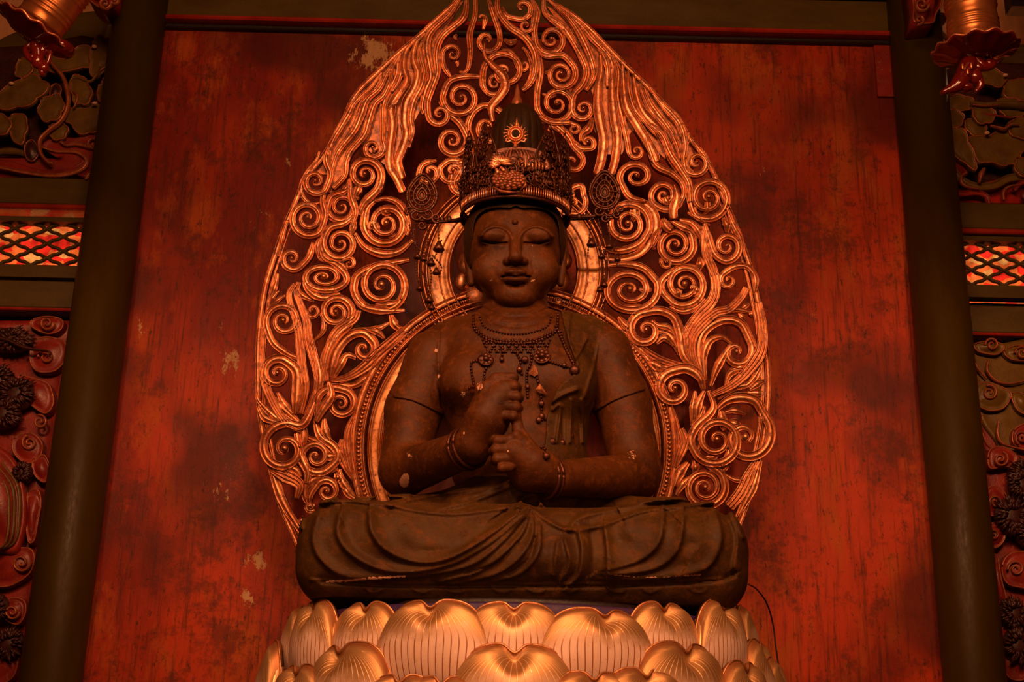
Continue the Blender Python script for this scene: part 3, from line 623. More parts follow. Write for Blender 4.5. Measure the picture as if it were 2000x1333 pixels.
# thin cable hanging from the seat at the right
q = np.array([P(u, v, Y) for u, v, Y in catmull([(1462, 1142, .02), (1478, 1152, .2), (1498, 1180, .3), (1510, 1222, .35), (1516, 1270, .35), (1528, 1345, .35), (1540, 1420, .35)], 8)])
tag(MB().tube(q, .0035, 6).build('cable', M['black'], None), 'thin dark cable hanging down right of the lotus pedestal', 'cable')

# ------------------------------------------------------------------ halo (pierced flame mandorla)
HF = plane_frame(.50, P(1000, 1060, .5)[2], -.11)
halo = empty('flame_halo', (0, .62, P(1005, 1165, .5)[2]-.1), 'huge gilt boat-shaped halo of pierced flame scrolls behind the seated statue', 'halo')
K = 4.4433
ORI = dict(a=(640, 0), b=(840, 0), c=(540, 260), d=(490, 500), e=(490, 780), f=(1060, 0), g=(1180, 240), h=(1220, 480), i=(1220, 760))
def hx(cr, pts): ox, oy = ORI[cr]; return [(ox+x/K, oy+y/K) for x, y in pts]
HS = scl(P(1000, 600, .45))
CNT = [0]
def lift(): CNT[0] += 1; return .0025*((CNT[0]*7) % 5)
def hsweep(uv, w, tp, kind, name, z0=None, hfac=.75, mat='gold', smooth=0, mb=None, build=True, hmax=.030):
    p2 = np.array([to2(HF, u, v) for u, v in uv]); path, s = resample(p2, HS*1.9)
    for _ in range(smooth): path[1:-1] = (path[:-2]+2*path[1:-1]+path[2:])/4
    wd = w/K*HS/2*np.interp(s, np.linspace(0, 1, len(tp)), tp); he = np.minimum(wd*2*hfac, hmax)
    z = (lift() if z0 is None else z0)
    m = sweep(path, wd, he, HF, z, kind, mb)
    return m.build(name, M[mat], halo) if build else m
def S(cr, tail, c, turns, sense, w=46, sq=1., kind='ridge', end=.10, name='flame_scroll', pw=1.08):
    w = w*1.24+5
    ox, oy = ORI[cr]; cx, cy = c; x0, y0 = tail[-1]; dx, dy = x0-cx, (y0-cy)/sq; R_ = math.hypot(dx, dy); a0 = math.atan2(dy, dx)
    base = catmull([(ox+x/K, oy+y/K) for x, y in tail], 8) if len(tail) > 1 else np.array([(ox+x0/K, oy+y0/K)])
    n = int(26*turns); sp = []
    for i in range(1, n+1):
        t = i/n; rr = R_*((1-t)**pw*(1-end)+end); a = a0+sense*2*math.pi*turns*t; sp.append((ox+(cx+rr*math.cos(a))/K, oy+(cy+rr*math.sin(a)*sq)/K))
    uv = np.vstack([base, sp]); p2 = np.array([to2(HF, u, v) for u, v in uv]); path, s = resample(p2, HS*1.7)
    for _ in range(10): path[1:-1] = (path[:-2]+2*path[1:-1]+path[2:])/4
    c2 = to2(HF, ox+cx/K, oy+cy/K); dd = np.linalg.norm(path-c2, axis=1)/(HS/K)
    lim = np.where(s > (len(base)/len(uv))*.6, np.clip(.16*w+dd*.92/max(turns, 1), 8, w), w)
    wd = lim*(HS/K)/2*np.interp(s, (0, .12, 1), (.45, 1, .8)); he = np.clip(wd*1.5, .003, .030)
    z = lift()+.016*np.clip(1-dd/max(R_, 1), 0, 1)*(s > .3)
    mb = sweep(path, wd, he, HF, z, kind)
    o, e1, e2, nn = HF; r_ = max(.007, min(R_*.13*HS/K, .016)); mb.ball(o+c2[0]*e1+c2[1]*e2+nn*(z[-1]+.012), (r_, r_, r_), 12, 8)
    mb.build(name, M['gold'], halo)
TL = []
def T(cr, pts, w=44, tp=(.35, 1, .35), kind='ridge', name='flame_tongue', **k):
    w = w*1.3+6 if name == 'flame_tongue' else w
    if name != 'flame_tongue': return hsweep(catmull(hx(cr, pts), 8), w, tp, kind, name, smooth=2, **k)
    m = hsweep(catmull(hx(cr, pts), 8), w, tp, kind, name, smooth=2, build=False, **k); TL.append((w*sum(math.dist(a, b) for a, b in zip(pts[:-1], pts[1:])), m))

# rims
riml = [(985, -150), (945, -70), (894, 0), (849, 43), (820, 70), (773, 110), (741, 140), (707, 173), (685, 205), (665, 254), (640, 295), (622, 320), (600, 345), (586, 377), (574, 406), (561, 435), (551, 462), (540, 495), (530, 525), (520, 560), (512, 608), (506, 669), (505, 725), (506, 781), (511, 825), (527, 906), (549, 987), (572, 1039), (592, 1085), (625, 1150)]
rimr = [(985, -150), (1030, -50), (1071, 0), (1114, 27), (1155, 61), (1202, 110), (1238, 146), (1264, 171), (1307, 218), (1327, 241), (1346, 272), (1372, 305), (1397, 350), (1412, 388), (1434, 438), (1453, 490), (1469, 540), (1477, 580), (1489, 640), (1497, 705), (1499, 761), (1495, 816), (1486, 873), (1464, 963), (1444, 1021), (1415, 1090), (1385, 1150)]
hsweep(catmull(riml, 6), 46, (.6, 1, 1, 1), 'groove', 'rim', .002)
hsweep(catmull(rimr, 6), 46, (.6, 1, 1, 1), 'groove', 'rim', .002)
def rim_in(pts, off):                        # second, inner line of the rim
    return [(u+off, v) for u, v in pts]
hsweep(catmull(rim_in(riml[15:29], 11), 6), 34, (.2, 1, 1, .5), 'ridge', 'inner_rim', .006)
hsweep(catmull(rim_in(rimr[13:26], -11), 6), 34, (.2, 1, 1, .5), 'ridge', 'inner_rim', .006)

# thin solid ground behind the streaming flames at the two shoulders
def ground(pts, name='flame_ground'):
    p = np.array([to2(HF, u, v) for u, v in pts]); o, e1, e2, nn = HF; V = []
    for h in (-.022, -.010): V += [o+a*e1+b*e2+nn*h for a, b in p]
    n = len(p); MB().add(V, [tuple(range(n)), tuple(range(n, 2*n))[::-1]]+[(i, (i+1) % n, (i+1) % n+n, i+n) for i in range(n)]).build(name, M['flame_red'], halo, False)
M['flame_red'] = gold_mat('shaded_gilding', (.40, .13, .04), (.26, .07, .02), (.10, .02, .006), .45)  # gold of the ground, its shade put into a darker red-brown colour
ground([(880, 10), (905, 0), (870, 55), (850, 95), (838, 130), (842, 160), (828, 200), (812, 230), (795, 262), (785, 300), (750, 320), (700, 275), (680, 300), (668, 340), (652, 372), (632, 380), (640, 340), (608, 338), (640, 296), (665, 254), (685, 205), (707, 173), (741, 140), (773, 110), (820, 70)])
ground([(1068, 10), (1114, 30), (1155, 64), (1202, 113), (1238, 149), (1264, 174), (1307, 221), (1344, 275), (1360, 310), (1350, 350), (1330, 345), (1300, 310), (1280, 290), (1256, 240), (1232, 258), (1215, 300), (1180, 300), (1160, 250), (1160, 190), (1140, 130), (1110, 70)])
# streaming flames, left shoulder
W_ = 56
T('a', [(1150, -20), (1060, 130), (900, 290), (860, 420), (880, 560), (895, 680), (850, 800), (820, 930), (840, 1000)], 60, (.5, 1, .5))
S('a', [(1210, -20), (1180, 170), (1000, 330), (945, 480), (955, 640), (905, 790), (868, 900), (872, 1000)], (975, 1010), 1.5, -1, 52)
T('a', [(850, 290), (770, 380), (745, 520), (785, 640), (760, 770), (690, 900), (672, 1060), (690, 1180), (640, 1333), (612, 1420), (650, 1560)], 70, (.3, 1, .8), 'groove')
T('a', [(770, 340), (680, 460), (665, 600), (690, 720), (600, 860), (555, 960), (570, 1100), (540, 1333), (545, 1470), (600, 1560), (655, 1680)], 66, (.3, 1, .8), 'groove')
S('a', [(700, 400), (620, 520), (595, 660), (530, 800), (480, 930), (480, 1100), (478, 1230)], (395, 1295), 1.6, 1, 44)
T('a', [(600, 500), (515, 650), (450, 780), (345, 880), (290, 1020), (230, 1150), (110, 1300), (60, 1400), (30, 1530)], 60, (.3, 1, .5))
T('a', [(640, 470), (555, 620), (550, 700), (490, 840), (410, 920), (360, 1070), (320, 1190), (210, 1320), (165, 1420), (150, 1540), (50, 1650)], 54, (.3, 1, .6))
T('a', [(470, 630), (380, 760), (235, 900), (180, 1010), (70, 1190), (20, 1300), (5, 1400), (30, 1520)], 50, (.3, 1, .5))
T('a', [(830, 330), (805, 480), (840, 620), (815, 760), (745, 900), (720, 1040), (735, 1150), (700, 1290)], 54, (.3, 1, .5))
T('a', [(640, 480), (640, 600), (620, 700), (560, 800)], 40)
T('a', [(470, 660), (420, 780), (300, 900), (250, 1010), (190, 1120)], 30)
T('a', [(700, 620), (660, 760), (600, 900), (520, 960), (520, 1150)], 30)
# centre top
S('b', [(500, -20), (555, 150), (600, 290), (608, 370)], (495, 365), 1.25, 1, 40)
T('b', [(395, -10), (390, 150), (345, 310), (350, 450), (335, 590), (300, 640), (250, 630)], 44, (.6, 1, .5))
T('b', [(420, 160), (450, 140), (480, 170), (460, 260)], 36)
S('b', [(190, 690), (125, 600), (105, 500)], (195, 485), 1.3, 1, 34)
T('b', [(240, 310), (215, 330), (235, 360)], 26); T('b', [(210, 500), (240, 560), (235, 590)], 26)
S('b', [(480, 690), (445, 680), (300, 680), (170, 720), (110, 850)], (270, 865), 1.9, -1, 46)
S('b', [(80, 880), (160, 990), (260, 1080), (325, 1200)], (190, 1232), 1.7, 1, 52)
S('b', [(380, 1230), (330, 1110), (375, 990), (450, 930)], (505, 1120), 1.3, 1, 44)
T('b', [(475, 385), (472, 500), (540, 590), (635, 690), (650, 790), (590, 880), (530, 960), (545, 1075)], 100, (.12, .42, .8, .95, .8, .35), 'groove', 'flame_tip', z0=.02)
S('b', [(500, 830), (460, 740), (470, 600), (540, 510)], (650, 640), 1.4, 1, 46)
S('b', [(450, 600), (450, 740), (490, 810)], (565, 735), 1.6, -1, 36)
S('b', [(620, 440), (700, 475), (755, 560)], (812, 580), 1.3, -1, 40)
T('b', [(800, 410), (860, 490), (895, 600), (870, 700), (800, 790)], 50)
T('b', [(640, 350), (700, 385), (760, 350)], 50, (.4, 1, .4))
T('b', [(590, -20), (590, 110), (690, 250), (820, 340), (905, 470), (915, 620), (870, 740), (800, 800)], 56, (.6, 1, .5))
S('b', [(620, 60), (660, 150), (780, 180)], (800, 85), 1.1, -1, 40)
S('b', [(900, 110), (890, 230)], (830, 238), 1.6, 1, 30)
S('b', [(870, -20), (930, 110), (905, 260), (915, 380)], (1050, 355), 1.8, -1, 46)
T('b', [(985, -20), (1000, 130), (1130, 225), (1230, 350), (1290, 480), (1340, 600)], 52, (.5, 1, .5))
S('b', [(930, 440), (1000, 505), (1150, 500), (1245, 590)], (1135, 665), 2.1, 1, 46)
S('b', [(930, 400), (958, 620), (930, 800), (925, 930)], (1100, 915), 2.0, -1, 46)
T('b', [(970, 820), (1040, 850), (1100, 830)], 30); T('b', [(990, 630), (1060, 650)], 40)
S('b', [(1250, 700), (1210, 790)], (1165, 800), 1.1, 1, 26)
S('b', [(930, 1010), (1050, 1075), (1200, 1080), (1290, 1110)], (1245, 1130), 1.3, 1, 40)
T('b', [(960, 1060), (1080, 1090), (1190, 1190), (1260, 1300), (1330, 1390)], 56, (.4, 1, .6)); S('b', [(1150, 1160), (1080, 1120)], (1045, 1135), 1.3, -1, 26)
# hidden join beneath the crown
for p_ in ([(380, 1200), (350, 1350), (300, 1480), (330, 1600)], [(200, 1350), (260, 1480), (210, 1600), (280, 1720)], [(1180, 1500), (1100, 1600), (1230, 1700), (1150, 1850)]): T('b', p_, 44)
S('b', [(330, 1420), (180, 1400), (90, 1460)], (200, 1500), 1.4, -1, 40)
S('b', [(60, 1400), (-60, 1440), (-100, 1530)], (0, 1510), 1.2, -1, 40); S('b', [(420, 1530), (340, 1420), (220, 1440), (180, 1560)], (290, 1600), 1.4, -1, 44)
S('b', [(1130, 1700), (1200, 1660), (1310, 1620), (1330, 1700)], (1240, 1780), 1.4, 1, 40)
# left field
S('c', [(460, 130), (435, 250), (475, 370), (430, 510)], (345, 435), 1.5, 1, 46)
T('c', [(375, 160), (350, 240), (260, 370), (215, 520), (300, 620), (400, 600)], 36)
S('c', [(440, 470), (405, 590), (430, 720), (380, 870), (300, 905)], (280, 750), 2.0, 1, 46)
S('c', [(640, 400), (600, 510), (480, 560), (440, 680)], (570, 650), 1.9, -1, 46)
T('c', [(560, 540), (600, 490), (640, 440)], 40); T('c', [(640, 400), (650, 560), (690, 700), (640, 860)], 50)
S('c', [(720, 720), (760, 620), (880, 500), (915, 390)], (772, 372), 1.9, -1, 58)
T('c', [(700, 420), (720, 480), (690, 560), (720, 580)], 60)
S('c', [(870, 580), (790, 660), (760, 800)], (955, 795), 2.2, -1, 58)
T('c', [(680, 870), (760, 990), (900, 1055), (1060, 1040), (1190, 930)], 62)
T('c', [(850, 600), (960, 580), (1080, 640), (1150, 800), (1130, 900)], 50)
T('c', [(940, 640), (950, 700), (1000, 700)], 60); S('c', [(880, 860)], (832, 825), 1.3, -1, 26); T('c', [(960, 900), (1040, 910), (1010, 940)], 40)
S('c', [(690, 700), (600, 790), (470, 830), (412, 930)], (558, 970), 2.0, -1, 50)
T('c', [(690, 770), (670, 840), (640, 900)], 44)
S('c', [(320, 950), (290, 1080), (195, 1185)], (140, 1100), 1.4, 1, 44)
T('c', [(100, 760), (60, 900), (20, 1080)], 34); T('c', [(400, 880), (360, 980), (375, 1100)], 40); T('c', [(380, 900), (420, 1080), (560, 1140), (620, 1200)], 44)
S('c', [(540, 1120), (640, 1090)], (635, 1145), 1.2, 1, 30)
S('d', [(590, 30), (720, 70), (820, 160), (840, 220)], (640, 195), 2.2, 1, 46, .62)
T('d', [(470, 160), (490, 290), (620, 375), (780, 330)], 50); T('d', [(400, 240), (440, 340), (560, 400)], 40)
S('d', [(1380, 40), (1100, 100), (930, 180), (895, 300)], (1140, 265), 2.4, -1, 56)
T('d', [(885, 330), (960, 440), (1130, 485), (1340, 480)], 56)
S('d', [(1330, 360), (1340, 400)], (1310, 385), 1.1, 1, 26)
S('d', [(640, 1100), (650, 900), (740, 720), (860, 600), (885, 490)], (745, 500), 2.0, -1, 64)
S('d', [(460, 440), (490, 520)], (540, 480), 1.6, -1, 32)
S('d', [(440, 900), (330, 860), (200, 760), (140, 620)], (290, 575), 1.9, 1, 46)
S('d', [(390, 1380), (410, 1150), (400, 1000), (290, 905)], (240, 1030), 1.6, -1, 74)
S('d', [(690, 1060), (740, 850), (850, 710), (980, 675), (1075, 760)], (985, 815), 1.2, 1, 70)
T('d', [(430, 1380), (480, 1150), (450, 950), (430, 750), (410, 600), (350, 430), (340, 330), (390, 250)], 62, (.7, 1, .5), 'multi')
T('d', [(490, 1400), (590, 1130), (560, 930), (505, 720), (490, 580), (440, 440), (400, 330), (420, 230)], 66, (.7, 1, .5), 'multi')
T('d', [(560, 1300), (605, 1100), (590, 950), (550, 840)], 60); T('d', [(660, 1100), (650, 960), (690, 800), (760, 660), (900, 560), (930, 480)], 62, (.6, 1, .9), 'multi')
T('d', [(700, 1090), (780, 960), (835, 870), (920, 890)], 52, (.4, 1, .5))
T('d', [(690, 1090), (850, 1060), (1000, 970), (1110, 860), (1340, 660)], 84, (.3, 1, .8), 'multi'); T('d', [(740, 1110), (900, 1130), (1040, 1030), (1150, 930)], 50)
T('d', [(950, 640), (1100, 640), (1210, 580)], 40); T('d', [(1000, 645), (1100, 670), (1165, 725)], 50); T('d', [(540, 750), (630, 660), (635, 560), (600, 500)], 36)
T('d', [(1080, 420), (1180, 440), (1330, 400)], 60); T('d', [(1150, 370), (1200, 400)], 60); T('d', [(1210, 500), (1260, 620), (1330, 640)], 60)
T('d', [(110, 620), (105, 850), (130, 1100), (230, 1333), (330, 1460), (450, 1520)], 56, (.4, 1, .7), 'multi'); T('d', [(150, 440), (220, 330), (250, 310)], 34); T('d', [(160, 450), (240, 390), (305, 345)], 34); T('d', [(150, 430), (210, 280), (235, 150)], 44)
S('d', [(570, 1400), (590, 1230), (700, 1150), (840, 1175)], (785, 1290), 1.8, 1, 56)
T('d', [(680, 1100), (705, 1220), (640, 1330), (570, 1450)], 66, (.3, 1, .5), z0=.02)
# lower left
S('e', [(560, 30), (460, 230), (330, 215)], (305, 440), 1.9, -1, 60, pw=1.5)
S('e', [(560, 180), (600, 320), (730, 420), (760, 520), (690, 600)], (570, 500), 1.9, 1, 56)
S('e', [(540, 960), (510, 860), (590, 730)], (665, 805), 1.6, 1, 46); T('e', [(760, 600), (600, 670), (480, 760), (480, 880), (560, 930)], 54); S('e', [(560, 960)], (515, 935), 1.2, 1, 34)
T('e', [(740, 640), (760, 690), (730, 720)], 56); T('e', [(620, 520), (700, 500), (750, 500)], 60)
T('e', [(180, 620), (320, 680), (430, 750), (400, 870)], 84, (.4, 1, .8, .4), 'multi')
for p_ in ([(465, 235), (330, 130), (200, 0), (130, -120)], [(475, 245), (270, 200), (80, 30), (50, -60)], [(260, 215), (130, 170), (65, 70)], [(420, 190), (310, 70), (230, -60)]): T('e', p_, 50, (.3, 1, .3))
T('e', [(905, 860), (800, 720), (770, 610)], 56, (.4, 1, .4)); T('e', [(905, 720), (820, 560), (790, 450), (800, 350)], 64, (.4, 1, .6), 'multi'); T('e', [(930, 100), (855, 260), (850, 450), (905, 700)], 60, (.4, 1, .6), 'multi'); T('e', [(930, 880), (850, 830), (790, 710)], 44)
T('e', [(150, 470), (200, 680), (300, 930), (450, 1170)], 56, (.3, 1, .6)); T('e', [(640, 170), (650, 280), (700, 390)], 60); T('e', [(445, 250), (455, 330), (445, 410)], 74, (.8, 1, .6)); S('e', [(470, 430)], (432, 418), 1.1, 1, 30)
T('e', [(400, 300), (440, 500), (500, 640), (490, 740)], 60, (.5, 1, .6)); T('e', [(420, 1040), (440, 1060), (470, 1050)], 60); T('e', [(230, 590), (380, 610), (440, 680)], 60)
T('e', [(480, 330), (600, 390), (700, 470)], 60)
# right shoulder
S('f', [(0, 60), (60, 170), (190, 275), (300, 440), (378, 610), (350, 740), (270, 830), (250, 930)], (350, 960), 1.6, -1, 50)
T('f', [(30, 0), (140, 90), (240, 190), (340, 350), (425, 550), (440, 680), (370, 800)], 56, (.3, 1, .5))
T('f', [(100, 40), (220, 130), (340, 240), (440, 360), (550, 470), (600, 560), (590, 700)], 52, (.3, 1, .4))
T('f', [(500, 480), (505, 640), (480, 760), (475, 930), (500, 1100), (525, 1230), (505, 1400), (470, 1530)], 76, (.3, 1, .8), 'groove')
T('f', [(545, 500), (595, 650), (600, 850), (620, 1050), (645, 1200), (625, 1400), (590, 1520)], 68, (.3, 1, .8), 'groove')
S('f', [(600, 480), (655, 620), (650, 850), (690, 1040), (730, 1230), (745, 1333)], (812, 1325), 1.5, -1, 44)
T('f', [(690, 570), (700, 800), (725, 950), (830, 1130), (950, 1333), (975, 1420)], 70, (.3, 1, .9), 'groove')
T('f', [(780, 640), (815, 850), (870, 990), (1000, 1140), (1070, 1270), (1110, 1400), (1180, 1500)], 70, (.3, 1, .6), 'groove')
T('g', [(330, 50), (420, 330), (470, 400), (580, 450), (665, 530), (690, 620), (650, 710), (600, 730)], 50, (.6, 1, .5))
T('f', [(860, 700), (925, 880), (1000, 1000), (1120, 1160), (1180, 1300)], 56, (.3, 1, .4)); T('f', [(915, 740), (1000, 880), (1110, 985), (1200, 1110), (1235, 1260), (1225, 1380)], 52, (.2, 1, .5))
T('f', [(740, 620), (745, 780), (790, 950), (900, 1090), (1000, 1200)], 44); T('f', [(850, 690), (860, 800), (930, 960), (1060, 1110), (1130, 1240)], 44); T('f', [(950, 820), (1060, 960), (1160, 1080), (1200, 1200)], 34)
T('f', [(640, 560), (660, 700), (690, 900), (740, 1010)], 40); T('f', [(450, 380), (520, 480), (560, 600), (560, 760)], 44)
T('f', [(430, 1030), (400, 1130), (340, 1180), (330, 1240)], 60); S('f', [(250, 1220), (330, 1300), (430, 1300)], (385, 1250), 1.1, -1, 40)
S('f', [(230, 1180), (260, 1280), (330, 1350)], (260, 1420), 1.3, 1, 40)
# right field
S('g', [(640, 10), (710, 120), (690, 300), (705, 420)], (800, 355), 1.5, -1, 44); T('g', [(750, 130), (800, 210), (870, 300), (960, 470)], 36)
T('g', [(400, 30), (500, 120), (570, 280), (660, 420), (730, 540), (745, 700)], 54, (.6, 1, .6)); T('g', [(560, 60), (620, 180), (660, 320)], 44); T('g', [(450, 70), (550, 200), (600, 330), (690, 460)], 40)
S('g', [(730, 480), (735, 640), (790, 810), (900, 845)], (900, 660), 2.1, -1, 50)
T('g', [(890, 690), (890, 760), (860, 800)], 46, (.8, 1, .3))
S('g', [(360, 690), (220, 660), (155, 560)], (275, 480), 1.7, 1, 46, .85)
S('g', [(690, 640), (640, 730), (520, 765), (420, 710)], (515, 640), 1.7, 1, 44); T('g', [(520, 650), (540, 700), (580, 690)], 60, (.7, 1, .3))
T('g', [(600, 545), (622, 660), (590, 780), (600, 850)], 90, (.1, .7, 1, .8), 'groove', 'flame_tip', z0=.02)
T('g', [(650, 845), (760, 880), (835, 980), (850, 1110)], 54); T('g', [(570, 850), (650, 900), (750, 950), (810, 1010)], 54); T('g', [(500, 840), (540, 920), (580, 950)], 66, (.4, 1, .8)); T('g', [(720, 780), (860, 860), (920, 900)], 44)
S('g', [(-60, 1090), (130, 1120), (300, 1065), (390, 940)], (200, 890), 2.3, -1, 50)
T('g', [(0, 1180), (150, 1190), (310, 1140), (420, 1000), (445, 860), (400, 750), (290, 690), (130, 720)], 66, (.5, 1, .5), 'groove')
T('g', [(260, 760), (265, 820), (240, 860)], 66, (.9, 1, .4)); T('g', [(500, 890), (440, 1010), (420, 1090), (450, 1100)], 50)
S('g', [(620, 900), (740, 960), (775, 1080)], (612, 1070), 2.3, 1, 52)
S('g', [(865, 880), (910, 1040), (960, 1160), (1040, 1215)], (1055, 1085), 1.6, -1, 50); T('g', [(1020, 820), (1060, 890), (1060, 960)], 60); T('g', [(860, 900), (870, 1050), (900, 1200), (950, 1333)], 66, (.5, 1, .6), 'multi')
S('g', [(480, 1180), (500, 1250)], (540, 1225), 1.3, -1, 28); T('g', [(820, 1170), (830, 1230), (815, 1290)], 60); T('g', [(1060, 740), (1110, 880), (1180, 1020), (1220, 1180)], 44)
S('h', [(640, 180), (480, 195), (330, 300), (320, 400), (420, 510)], (515, 345), 2.3, -1, 48); S('h', [(580, 440)], (580, 385), 1, -1, 40); T('h', [(440, 380), (460, 420), (470, 460)], 56)
T('h', [(390, 530), (500, 580), (620, 540), (700, 460)], 44)
S('h', [(-150, 180), (0, 170), (160, 205), (280, 330)], (40, 395), 2.3, 1, 50, .82); T('h', [(120, 380), (180, 390), (240, 380)], 50); T('h', [(-80, 550), (100, 540), (250, 570)], 44); T('h', [(-60, 620), (0, 700), (90, 770)], 60)
S('h', [(1120, 430), (1130, 290), (1060, 190), (950, 190), (850, 250)], (895, 310), 1.5, -1, 44)
S('h', [(640, 1120), (510, 960), (480, 780), (420, 630), (300, 575), (160, 590)], (180, 745), 1.5, -1, 66)
T('h', [(500, 1000), (430, 850), (370, 770), (240, 745)], 54); T('h', [(460, 800), (380, 720), (290, 700), (230, 655)], 44); T('h', [(430, 880), (340, 810), (270, 860)], 48)
T('h', [(650, 1150), (540, 930), (540, 760), (640, 610), (745, 500), (785, 380), (760, 220), (700, 80), (690, -120)], 74, (.6, 1, .7), 'multi')
T('h', [(670, 1180), (590, 960), (590, 800), (680, 680), (790, 590), (900, 560), (1010, 450), (1050, 370)], 62, (.6, 1, .7), 'multi')
S('h', [(695, 1200), (640, 950), (680, 760), (840, 655), (1000, 680), (1090, 840)], (965, 930), 1.4, 1, 66, pw=1.4)
T('h', [(700, 1180), (680, 980), (730, 840), (840, 800), (930, 860)], 56); T('h', [(740, 1230), (800, 1060), (920, 860)], 56)
T('h', [(760, 590), (950, 560), (1110, 590)], 44); T('h', [(980, 590), (1050, 660)], 34); T('h', [(1000, 560), (1090, 500)], 34); T('h', [(1080, 570), (1110, 630)], 34)
T('h', [(740, 1310), (940, 1210), (1090, 1060), (1180, 900), (1185, 700), (1150, 500)], 80, (.4, 1, .6), 'multi'); T('h', [(870, 1220), (920, 1110), (1070, 1060)], 50); T('h', [(900, 1090), (1000, 1060), (1080, 1000)], 40)
for p_ in ([(800, 1333), (950, 1240), (1100, 1200), (1210, 1100)], [(1000, 1250), (1100, 1180), (1200, 1010)], [(1080, 1260), (1160, 1200), (1215, 1180)], [(1060, 1280), (1180, 1290), (1230, 1320)]): T('h', p_, 46)
S('h', [(680, 1260), (640, 1140), (530, 1075), (410, 1095)], (430, 1250), 1.6, -1, 74)
T('h', [(-50, 730), (100, 870), (250, 985), (430, 1045), (620, 1070)], 72, (.5, 1, .5), 'multi'); T('h', [(200, 1010), (300, 1060), (350, 1080)], 80)
# lower right
S('i', [(720, 20), (765, 180), (620, 330), (565, 460), (620, 590)], (790, 450), 2.1, -1, 56); T('i', [(830, 190), (845, 290), (880, 360)], 70, (.4, 1, .8)); T('i', [(700, 590), (760, 600), (820, 570)], 40)
S('i', [(800, 180), (880, 110), (1000, 80), (1130, 110), (1205, 230)], (1040, 425), 1.75, 1, 70, pw=1.9)
S('i', [(580, 560), (700, 650), (830, 740), (870, 850)], (690, 860), 2.4, 1, 54); S('i', [(880, 620), (885, 680)], (838, 675), 1.5, 1, 30)
T('i', [(860, 740), (960, 795), (1040, 780), (1050, 710)], 34); T('i', [(600, 620), (610, 700), (600, 750)], 60); T('i', [(900, 500), (890, 620), (850, 700)], 60)
T('i', [(430, 850), (470, 740), (550, 640)], 70, (.6, 1, .4)); T('i', [(430, 690), (480, 560), (510, 450), (480, 350)], 70, (.4, 1, .6), 'multi'); T('i', [(420, 680), (450, 480), (430, 280), (380, 120)], 60, (.4, 1, .4), 'multi'); T('i', [(440, 930), (500, 830), (580, 760)], 50)
T('i', [(1190, 540), (1090, 720), (1010, 890), (900, 1030)], 78, (.3, 1, .9), 'multi'); T('i', [(1180, 620), (1110, 860), (980, 1110)], 50)
T('i', [(620, 310), (625, 160), (690, 20)], 60); T('i', [(690, 150), (650, 250), (600, 340)], 50); T('i', [(580, 330), (585, 180), (610, 20)], 46)
T('i', [(860, 210), (950, 190), (1060, 225)], 44); T('i', [(880, 290), (960, 310), (1010, 330)], 66); T('i', [(640, 330), (660, 470), (620, 560)], 46)

TL.sort(key=lambda q: -q[0]); rest = MB()
for i, (_, m) in enumerate(TL):
    if i < 96: m.build('flame_tongue', M['gold'], halo)
    else:
        for V_ in m.V: rest.V.append(V_)
        rest.F += [tuple(x+rest.n for x in f) for f in m.F]; rest.n += m.n
if rest.n: rest.build('small_flame_tongues', M['gold'], halo)['kind'] = 'stuff'
# body ring and head ring
def hring(cu, cv, r0, r1, h, z0, name, mat='gold', kind='groove', a0=0, a1=2*math.pi):
    uv = [(cu+(r0+r1)/2*math.cos(a), cv+(r0+r1)/2*math.sin(a)) for a in np.linspace(a0, a1, 150)]
    p = np.array([to2(HF, *q) for q in uv]); n = len(p); wd = np.full(n, (r1-r0)/2*HS); return sweep(p, wd, np.full(n, h), HF, z0, kind).build(name, M[mat], halo)
BC = (1004, 878)
A0, A1 = math.radians(152), math.radians(388)
hring(*BC, 308, 320, .020, .010, 'body_ring', 'gold', 'groove', A0, A1); hring(*BC, 290, 297, .022, .010, 'body_ring', 'gold', 'round', A0, A1); hring(*BC, 282, 287, .020, .008, 'body_ring', 'gold', 'round', A0, A1)
hring(*BC, 262, 283, .012, .002, 'body_ring', 'gold_flat', 'groove', A0, A1); hring(*BC, 256, 262, .020, .006, 'body_ring', 'gold', 'round', A0, A1); hring(*BC, 226, 257, .010, 0, 'body_ring', 'gold_flat', 'round', A0, A1)
hring(*BC, 296, 310, .006, .006, 'bead_band', 'gold', 'round', A0, A1)
mb = MB()
for a in np.linspace(A0, A1, 150):
    o, e1, e2, nn = HF; q = to2(HF, BC[0]+303*math.cos(a), BC[1]+303*math.sin(a)); mb.ball(o+q[0]*e1+q[1]*e2+nn*.014, (.0095, .0095, .0095), 8, 6)
mb.build('bead_row', M['gold'], halo)
HC = (1003, 530)
hring(*HC, 128, 172, .010, .004, 'head_ring', 'gold_flat', 'groove'); hring(*HC, 122, 129, .018, .006, 'head_ring', 'gold', 'round'); hring(*HC, 143, 147, .014, .008, 'head_ring', 'gold', 'round'); hring(*HC, 166, 172, .018, .006, 'head_ring', 'gold', 'round')
hring(*HC, 173, 181, .014, .004, 'head_ring', 'gold', 'round'); hring(*HC, 183, 188, .014, .002, 'head_ring', 'gold', 'round')
# lotus boss behind the head
fr0 = HF[0]
mb = MB()
for k in range(8):
    a = 2*math.pi*k/8+.2; q = to2(HF, HC[0]+80*math.cos(a), HC[1]+80*math.sin(a)); o, e1, e2, nn = HF
    mb.ball(o+q[0]*e1+q[1]*e2+nn*.0, (.075, .03, .075), 18, 12)
    q = to2(HF, HC[0]+104*math.cos(a+.39), HC[1]+104*math.sin(a+.39)); mb.ball(o+q[0]*e1+q[1]*e2, (.03, .02, .045), 14, 9)
mb.build('lotus_boss', M['gold'], halo)
